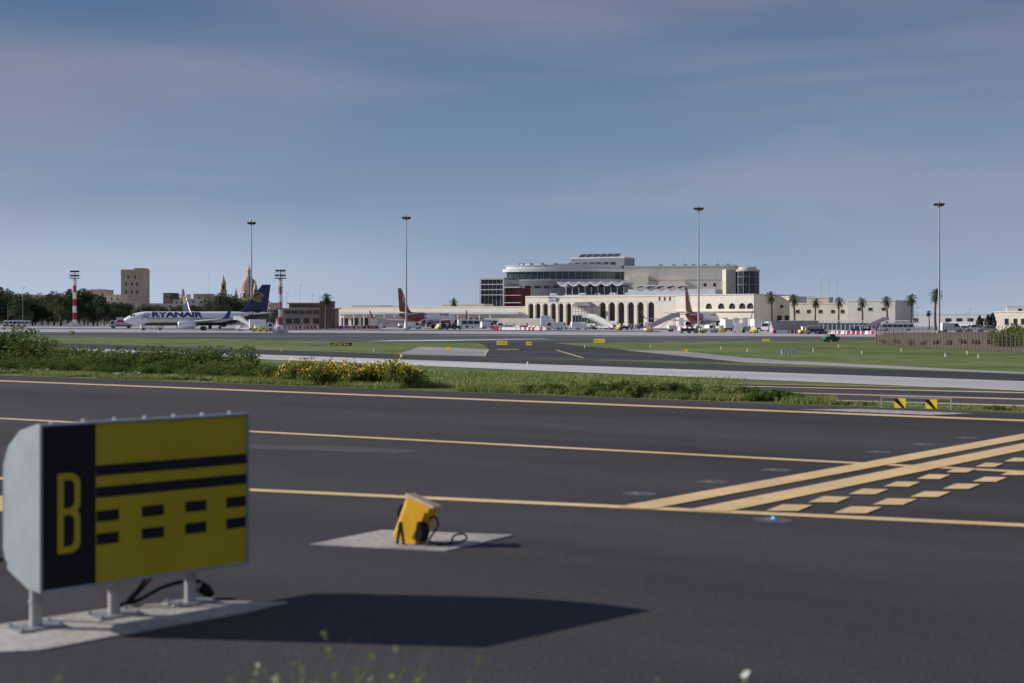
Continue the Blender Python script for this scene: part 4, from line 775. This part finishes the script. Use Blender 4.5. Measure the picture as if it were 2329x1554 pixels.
tractor=vehicle('utility_vehicle','dark green utility vehicle standing on the grass','utility vehicle',[(-1.7,.45),(1.6,.45),(1.65,.95),(.8,1.1),(.3,1.6),(-.6,1.62),(-.7,1.1),(-1.7,1.05)],1.4,1.0,[[(.7,1.12),(.25,1.5),(-.5,1.5),(-.5,1.1)]],[(.8,1.12,.35,1.55)],M_green,(-1.0,1.0),.38,tum=.03)
def stairs(L=7.5,H=3.6,mside=M_white,label='white mobile boarding stairs truck'):
    t=thing('boarding_stairs',label,'boarding stairs',(0,0,0),0,'boarding stairs on the apron')
    mb=MB(); mb.box(-L*.5,L*.45,-.95,.95,.5,.9); mb.box(L*.25,L*.45,-.9,.9,.9,1.7); part(mb,'chassis',M_white,t)
    x0=-L/2; x1=L/2-.8
    for s_ in (-1,1): mb=MB(); mb.prism([(x0,.4),(x1,H-.2),(x1+1.4,H-.2),(x1+1.4,H+.9),(x1,H+.9),(x0,1.5)],s_*.85-.04,s_*.85+.04,'y'); part(mb,'side_panel',mside,t)
    mb=MB(); n=14
    for k in range(n): a=k/n; x=x0+(x1-x0)*a; z=.45+(H-.65)*a; mb.box(x,x+(x1-x0)/n+.05,-.8,.8,z,z+.1)
    mb.box(x1,x1+1.4,-.8,.8,H-.3,H-.2); part(mb,'steps',M_grey,t)
    mb=MB(); mb.cyl((x1,.5,.9),(x1+.2,.5,H-.3),.08,.08,6); mb.cyl((x1,-.5,.9),(x1+.2,-.5,H-.3),.08,.08,6); mb.cyl((0,.5,.9),(x1*.6,.5,H*.65),.08,.08,6); part(mb,'strut',M_grey,t)
    wheels(t,(-L*.35,L*.32),1.9,.4); return t
st=stairs()
def put(p,px,by,deg,sc=1,label=None,first=[set()]):
    x,y,z=GC(px,by,.02); 
    if p.name not in first[0]: first[0].add(p.name); p.location=(x,y,z); p.rotation_euler=(0,0,math.radians(deg)); p.scale=(sc,)*3; 
    else: dup(p,(x,y,z),math.radians(deg),sc,label)
redst=stairs(9.5,4.2,mat('pale_pink_panel',(.5,.43,.44),.5,.08),'large boarding stairs with tall panelled sides'); 
put(st,345,751.5,200,.85); put(st,562,753,160,.85); put(redst,893,746.5,25,.9); put(redst,1503,755,20,.9); put(st,1358,749,160); put(st,1370,750,150); put(redst,1990,753,15,.7)
for px,by,d in ((1305,750,95),(1325,750,80),(1275,750,0),(1425,749,60),(1445,749,100),(1680,757,80),(1700,757,85),(1255,751,180),(1112,748,20),(1135,748,10),(2195,755,10),(2215,755,185),(2165,756,0),(2245,755,175),(940,749,30),(1340,748,120),(1392,748,100),(1475,751,80),(1655,752,70)): put(random.choice([van,car,van,pickup]),px,by,d)
put(van,1262,750.5,190); put(car,1400,750,20); put(pickup,1612,757,30)
for px,by,d in ((1240,748,90),(1252,747,80),(1062,746,10),(1650,754,100),(595,754,15),(1718,753,95)): put(truck,px,by,d,.85 if px!=1240 else 1.15)
put(tanker,1748,754,240,.85); put(tanker,1380,748,160,.8); put(bus,1090,747,185); put(bus,2040,753,180,.7); put(tractor,1890,778,20,.7); put(bus,40,743,5,.8)
for px,by,d in ((600,755,0),(585,754.5,20),(1475,756,90),(1640,756,100),(1408,751,60),(1830,760,10),(1000,750,40),(1715,758,60),(1590,758,10)): put(tug,px,by,d,.85)
ftk=dup(truck,GC(275,747,.02),math.radians(185),1.0,'white and red service truck by the parked airliner')
for y0 in (-1.27,1.251): mb=MB(); mb.box(-3.3,1.0,y0,y0+.019,2.0,2.6); part(mb,'red_stripe',M_red,ftk)
bc=thing('baggage_cart','small covered baggage cart with open sides','baggage cart',(0,0,0),0,'baggage carts on the apron')
mb=MB(); mb.box(-1.4,1.4,-.75,.75,.45,.55); mb.box(-1.4,-1.34,-.75,.75,.55,1.9); mb.box(1.34,1.4,-.75,.75,.55,1.9); part(mb,'deck',M_grey,bc); mb=MB(); mb.box(-1.45,1.45,-.8,.8,1.9,1.97); part(mb,'cover',M_slab,bc); mb=MB(); mb.box(-1.2,1.0,-.6,.6,.56,1.2); part(mb,'luggage_load',M_navy,bc); wheels(bc,(-1,1),1.4,.22)
for px,by in ((1010,750),(1025,750),(1040,750),(1420,751),(1460,750),(1560,758),(1575,758),(1950,759),(1965,759),(1850,760),(1865,760),(610,753),(1190,749),(1160,748.5)): put(bc,px,by,random.uniform(-25,25),.9)
def person(px,by,vest):
    x,y,z=GC(px,by,.02); t=thing('person','person in dark trousers and high visibility vest standing on apron','person',(x,y,z),random.uniform(0,6),'ground crew on the apron')
    vs=[(0,0,.95),(0,0,1.2),(0,0,1.42),(0,0,1.55),(0,0,1.70),(-.1,0,.9),(-.13,.03,.5),(-.14,0,.06),(-.14,.14,.04),(.1,0,.9),(.14,-.05,.5),(.15,-.04,.06),(.15,.1,.04),(-.2,0,1.38),(-.27,.02,1.1),(-.25,.1,.86),(.2,0,1.38),(.27,.02,1.1),(.25,.12,.88)]
    es=[(0,1),(1,2),(2,3),(3,4),(0,5),(5,6),(6,7),(7,8),(0,9),(9,10),(10,11),(11,12),(2,13),(13,14),(14,15),(2,16),(16,17),(17,18)]
    rd=[.15,.14,.15,.06,.10,.10,.07,.05,.04,.10,.07,.05,.04,.07,.05,.035,.07,.05,.035]
    me=bpy.data.meshes.new('body'); me.from_pydata(vs,es,[]); me.materials.append(mat('dark_workwear',(.04,.045,.07),.8,.2)); o=obj(me,'body',t); me.skin_vertices or o.modifiers.new('skin','SKIN')
    if not o.modifiers: o.modifiers.new('skin','SKIN')
    for i,r in enumerate(rd): me.skin_vertices[0].data[i].radius=(r,r*.8)
    me.skin_vertices[0].data[0].use_root=True; s=o.modifiers.new('sub','SUBSURF'); s.levels=1; s.render_levels=1
    mb=MB(); mb.lathe([(.17,.95),(.20,1.1),(.22,1.35),(.12,1.48)],n=10); part(mb,'vest',vest,t,True); mb=MB(); mb.lathe([(.02,1.56),(.08,1.6),(.10,1.68),(.09,1.76),(.02,1.80)],n=10); part(mb,'head',mat('skin_tone',(.45,.28,.2),.7,.05),t,True)
M_vest=mat('orange_vest',(.7,.16,.02),.7,.1); M_vest2=mat('lime_vest',(.5,.6,.05),.7,.1)
try:
    for px,by,v in ((1437,753,M_vest),(1412,753,M_vest2),(1118,752,M_vest),(575,755,M_vest2),(806,750,M_vest),(1625,758,M_vest2)): person(px,by,v)
except Exception as ex: print('person',ex)
# ------------------------------------------------------------ barriers
bar=thing('plastic_barrier','red and white plastic barrier block on the apron','barrier',(0,0,0),0,'red and white barriers along the apron')
pr=[(-.3,0),(.3,0),(.3,.15),(.1,.5),(.08,.9),(-.08,.9),(-.1,.5),(-.3,.15)]
mb=MB(); mb.prism(pr,-.98,0,'x',0); mb.prism(pr,.002,.98,'x',1); part(mb,'block',[M_red,M_white],bar)
def row(px0,y0,px1,y1,n,proto,sc=1):
    a=Vector(GC(px0,y0,.015)); b=Vector(GC(px1,y1,.015)); rz=math.degrees(math.atan2((b-a).y,(b-a).x))
    for i in range(n):
        p=a.lerp(b,i/(n-1)); k=(p.x/p.y)*F+CX; put(proto,k,HY+(CH-ZC)*F/p.y,rz+random.uniform(-6,6),sc)
row(1130,751,1235,751.5,18,bar); row(1165,747.5,1230,748,8,bar); row(640,749,770,748,16,bar); row(780,748,860,748,10,bar); row(1765,759,1850,758.5,14,bar,.8); row(1530,752,1620,753,8,bar); row(0,744,60,744,5,bar); row(1870,760,1990,761,12,bar,.8)
bf=thing('blast_fence','slanted ribbed grey blast deflector panel','blast fence',(0,0,0),0,'blast deflector panels')
mb=MB(); mb.prism([(-.1,0),(.1,0),(1.5,3.2),(1.35,3.2)],-1.4,1.4,'x'); part(mb,'deflector',mat('weathered_deflector',(.42,.37,.34),.8,.2,scale=1.5),bf)
mb=MB()
for x in (-1.2,0,1.2): mb.prism([(0.15,0),(1.9,0),(1.45,3.0)],x-.05,x+.05,'x')
part(mb,'support_frame',M_galv,bf)
row(642,747.3,765,746.3,11,bf); row(1105,746,1220,746.5,9,bf); row(1768,756,1862,755,12,bf,.85); row(850,745,905,745,4,bf)
def fence(name,label,pts,h,step,mpost,mw,wire=True):
    a=Vector(pts[0]); t=thing(name,label,'fence',tuple(a),0); mw_=MB(); pm=MB(); pm.cyl((0,0,0),(0,0,h),.05,.04,6); pme=pm.mesh('fence_post',[mpost])
    for p,q in zip(pts[:-1],pts[1:]):
        p=Vector(p)-a;q=Vector(q)-a; L=(q-p).length; n=min(45,max(2,int(L/step)))
        for i in range(n): s_=p.lerp(q,i/n); o=part(pme,'fence_post',None,t,loc=(s_.x,s_.y,0)); o.scale=(1,1,random.uniform(.92,1.08)); o.rotation_euler=(random.uniform(-.04,.04),random.uniform(-.04,.04),0)
        for z in np.linspace(h*.1,h*.95,7 if wire else 3): mw_.cyl((p.x,p.y,z),(q.x,q.y,z),.010,.010,3)
        if wire:
            m_=min(int(L/.35),260)
            for i in range(m_): s_=p.lerp(q,i/m_); mw_.cyl((s_.x,s_.y,.05),(s_.x,s_.y,h*.95),.008,.008,3)
    part(mw_,'wire_mesh',mw,t)
M_rust=mat('weathered_post',(.17,.135,.12),.8,.25)
random.seed(9)
fence('field_fence','rusty wire mesh fence with timber posts around dry soil',[GC(2500,818),GC(2329,806),GC(2100,793),GC(1992,784),GC(1994,765),GC(2400,762)],1.9,.9,M_rust,M_rust)
fence('boundary_fence','grey metal boundary fence on the far side of the apron',[GC(-200,739),GC(270,740),GC(640,741)],3.2,3,M_galv,M_galv,False)
t=thing('boundary_wall','long low pale boundary wall behind the apron','wall',GC(-250,738.4),0); 
mb=MB(); a=Vector(GC(-250,738.4)); b=Vector(GC(640,739.2))-a; mb.box(0,b.length,0,.4,0,2.6,0,Matrix.Rotation(math.atan2(b.y,b.x),4,'Z')); part(mb,'wall_panel',M_conc,t)
mk=thing('taxiway_marker','grey tube stand carrying two yellow and black striped boards','airfield marker',GA(2083,930),math.radians(-30))
mb=MB(); mb.tube([(-.58,0,0),(-.58,0,.18),(.58,0,.18),(.58,0,0)],.009,6); mb.tube([(-.58,0,.05),(.58,0,.05)],.006,6); part(mb,'stand',M_galv,mk)
for x in (-.26,.26):
    mb=MB(); mb.box(-.095,.095,-.015,.0,.01,.165,0)
    mb.quad([(-.095,-.018,.165),(-.095,-.018,.12),(.03,-.018,.01),(.08,-.018,.01),(-.04,-.018,.165)],1); part(mb,'striped_board',[M_yel,M_black],mk,loc=(x,0,0))
def asign(px,by,wpx,hpx,dark=False,seed=0):
    x,y,z=GC(px,by); sc=F/y; w=wpx/sc*1.1; h=hpx/sc*1.1; random.seed(seed+px)
    t=thing('airfield_sign','black airfield location sign on short legs' if dark else 'small yellow airfield direction sign on short legs','sign',(x,y,ZC),math.radians(-24),'small airfield signs')
    mb=MB(); mb.box(-w/2,w/2,-.03,.12,.14,.14+h); part(mb,'panel',M_black if dark else M_yel,t)
    k=-w*.42; mb=MB()
    while k<w*.4:
        g=h*random.uniform(.25,.45); mb.box(k,k+g*.22,-.036,-.031,.14+h*.25,.14+h*.75); mb.box(k+g*.22,k+g*.8,-.036,-.031,.14+h*(.25 if random.random()<.5 else .62),.14+h*(.36 if random.random()<.5 else .75)+.01); k+=g*1.8
    part(mb,'legend',M_yel if dark else M_black,t)
    for x_ in (-w*.35,w*.35): mb=MB(); mb.cyl((x_,.04,0),(x_,.04,.14),.025,.025,6); part(mb,'leg',M_galv,t)
for a in ((1142,787,24,8),(1203,788,13,7),(1363,782,24,8),(1020,799,10,6),(1560,805,10,6),(1742,779,16,5),(775,789,50,6,True),(163,763,13,7,True)): asign(*a)
def rack(px,by,w,h):
    x,y,z=GC(px,by); t=thing('approach_light_frame','low white slatted equipment frame on grass','airfield equipment',(x,y,ZC),.1,'white equipment frames'); 
    for k in range(5): mb=MB(); mb.box(-w/2+k*w/5,-w/2+(k+.75)*w/5,-.04,.04,h*.25,h); part(mb,'panel',M_slab,t)
    mb=MB(); mb.tube([(-w/2,.05,0),(-w/2,.05,h),(w/2,.05,h),(w/2,.05,0)],.03,5); part(mb,'frame',M_galv,t)
rack(1797,810,1.6,.6); rack(720,790,2.4,.3); 
mp_=[(1200,833),(1907,790),(1850,800),(1960,806),(2050,800),(2150,812),(2200,806),(2225,815),(1700,800),(1640,795),(1480,790),(640,800),(560,790),(850,800),(2100,790),(1330,792)]
proto=None
for px,by in mp_:
    x,y,z=GC(px,by)
    if proto is None:
        proto=thing('marker_post','short white reflective marker post in grass','marker post',(x,y,ZC),0,'white marker posts'); mb=MB(); mb.cyl((0,0,0),(0,0,.34),.05,.045,8); part(mb,'post',M_white,proto,True); mb=MB(); mb.cyl((0,0,.341),(0,0,.38),.052,.03,8); part(mb,'cap',M_blue,proto)
    else: dup(proto,(x,y,ZC),0)
sc_me=bushmesh('cactus_scrub',1.4,1.6,1500,.14,[LM_bush2])
for i in range(14): x,y,z=GC(2275+i*11,790-random.random()*12); obj(sc_me,'scrub_bush',None,(x,y,ZC),i,'tall dusty green scrub beside the fence','shrub','scrub by the fence',sc=random.uniform(1.0,1.6))
for i in range(10): x,y,z=GC(2010+i*30,781+random.random()*4); obj(sc_me,'scrub_bush',None,(x,y,ZC),i,'low dry scrub inside the fenced field','shrub','scrub by the fence',sc=random.uniform(.3,.5))
# ------------------------------------------------------------ light, world, camera
Sd=Vector((-2.15,.26,1.013)).normalized()
sl=bpy.data.lights.new('sun','SUN'); sl.energy=5.0; sl.angle=math.radians(.5); sl.color=(1,.95,.88); so=bpy.data.objects.new('sun',sl); link(so); so.rotation_euler=Sd.to_track_quat('Z','Y').to_euler()
w=bpy.data.worlds.new('World'); scene.world=w; w.use_nodes=True; t=w.node_tree; t.nodes.clear(); N=t.nodes; L=t.links
out=N.new('ShaderNodeOutputWorld'); bg=N.new('ShaderNodeBackground'); bg.inputs[1].default_value=.09; L.new(bg.outputs[0],out.inputs[0])
sky=N.new('ShaderNodeTexSky'); sky.sky_type='NISHITA'; sky.sun_disc=False; sky.sun_elevation=math.asin(Sd.z); sky.sun_rotation=math.atan2(Sd.x,Sd.y); sky.dust_density=.4; sky.ozone_density=3.0
tc=N.new('ShaderNodeTexCoord'); sp=N.new('ShaderNodeSeparateXYZ'); L.new(tc.outputs['Generated'],sp.inputs[0])
def VM(op,a,b=None,sc=None):
    n=N.new('ShaderNodeVectorMath'); n.operation=op; L.new(a,n.inputs[0])
    if b is not None: L.new(b,n.inputs[1])
    if sc is not None: n.inputs['Scale'].default_value=sc
    return n.outputs[0]
def RAMP(stops):
    cr=N.new('ShaderNodeValToRGB'); e=cr.color_ramp.elements; e[0].position,e[0].color=stops[0][0],(*stops[0][1],1); e[1].position,e[1].color=stops[-1][0],(*stops[-1][1],1)
    for p,c in stops[1:-1]: q=e.new(p); q.color=(*c,1)
    L.new(sp.outputs[2],cr.inputs[0]); return VM('SCALE',cr.outputs[0],sc=1/.09)
def NOISE(scale,rot,loc,det,rough,dist,lo,hi,o0,o1):
    mp=N.new('ShaderNodeMapping'); mp.inputs['Scale'].default_value=scale; mp.inputs['Rotation'].default_value=rot; mp.inputs['Location'].default_value=loc; L.new(tc.outputs['Generated'],mp.inputs[0])
    no=N.new('ShaderNodeTexNoise'); no.inputs['Scale'].default_value=1.0; no.inputs['Detail'].default_value=det; no.inputs['Roughness'].default_value=rough; no.inputs['Distortion'].default_value=dist; L.new(mp.outputs[0],no.inputs['Vector'])
    mr=N.new('ShaderNodeMapRange'); mr.interpolation_type='SMOOTHSTEP'; mr.inputs[1].default_value=lo; mr.inputs[2].default_value=hi; mr.inputs[3].default_value=o0; mr.inputs[4].default_value=o1; L.new(no.outputs[0],mr.inputs[0]); return mr.outputs[0]
def MIX(f,a,b):
    mx=N.new('ShaderNodeMix'); mx.data_type='RGBA'
    if isinstance(f,float): mx.inputs[0].default_value=f
    else: L.new(f,mx.inputs[0])
    L.new(a,mx.inputs[6]); L.new(b,mx.inputs[7]); return mx.outputs[2]
def MR(sock,a,b,c,d):
    m=N.new('ShaderNodeMapRange'); m.interpolation_type='SMOOTHSTEP'; L.new(sock,m.inputs[0]); m.inputs[1].default_value=a; m.inputs[2].default_value=b; m.inputs[3].default_value=c; m.inputs[4].default_value=d; return m.outputs[0]
def MUL(a,b): m=N.new('ShaderNodeMath'); m.operation='MULTIPLY'; L.new(a,m.inputs[0]); L.new(b,m.inputs[1]); return m.outputs[0]
clear=RAMP([(0,(.36,.45,.62)),(.035,(.26,.36,.53)),(.08,(.19,.275,.43)),(.15,(.125,.20,.35)),(.21,(.06,.13,.27)),(.6,(.05,.10,.24))])
cloud=RAMP([(0,(.38,.45,.58)),(.06,(.28,.34,.47)),(.14,(.235,.27,.385)),(.24,(.19,.205,.305)),(.6,(.25,.27,.36))])
base=MIX(.85,sky.outputs[0],clear)
f1=NOISE((2.0,2.0,10),(0,math.radians(8),0),(1.3,0,.4),2.5,.4,.35,.34,.60,.10,1.0)
corner=MR(sp.outputs[0],-.30,-.04,.15,1.0); ele=MR(sp.outputs[2],.165,.21,0,1)
inv=N.new('ShaderNodeMath'); inv.operation='SUBTRACT'; inv.inputs[0].default_value=1; L.new(corner,inv.inputs[1]); cut=N.new('ShaderNodeMath'); cut.operation='SUBTRACT'; cut.inputs[0].default_value=1; L.new(MUL(inv.outputs[0],ele),cut.inputs[1])
f1b=MUL(f1,cut.outputs[0])
f2=NOISE((3.0,3.0,26),(0,math.radians(-7),0),(3.1,2,.4),4,.45,.6,.42,.72,0,.40)
c1=MIX(f1b,base,cloud); c2=MIX(MUL(f2,cut.outputs[0]),c1,RAMP([(0,(.42,.49,.62)),(.1,(.30,.34,.46)),(.24,(.245,.265,.365)),(.6,(.3,.3,.4))]))
glow=MUL(MR(sp.outputs[0],.05,-.26,0,.55),MR(sp.outputs[2],.09,.02,0,1))
c3=MIX(glow,c2,RAMP([(0,(.50,.60,.74)),(1,(.42,.50,.64))]))
L.new(c3,bg.inputs[0])
cam=bpy.data.cameras.new('camera'); co=bpy.data.objects.new('camera',cam); link(co); scene.camera=co
co.location=(0,0,CH); co.rotation_euler=(math.radians(90),0,0); cam.sensor_width=36; cam.lens=F*36/2329; cam.shift_y=-(777-HY)/2329; cam.clip_end=12000; cam.clip_start=.1
cam.dof.use_dof=True; cam.dof.focus_distance=130; cam.dof.aperture_fstop=2.5
scene.view_settings.view_transform='Standard'; scene.view_settings.look='None'; scene.view_settings.exposure=0
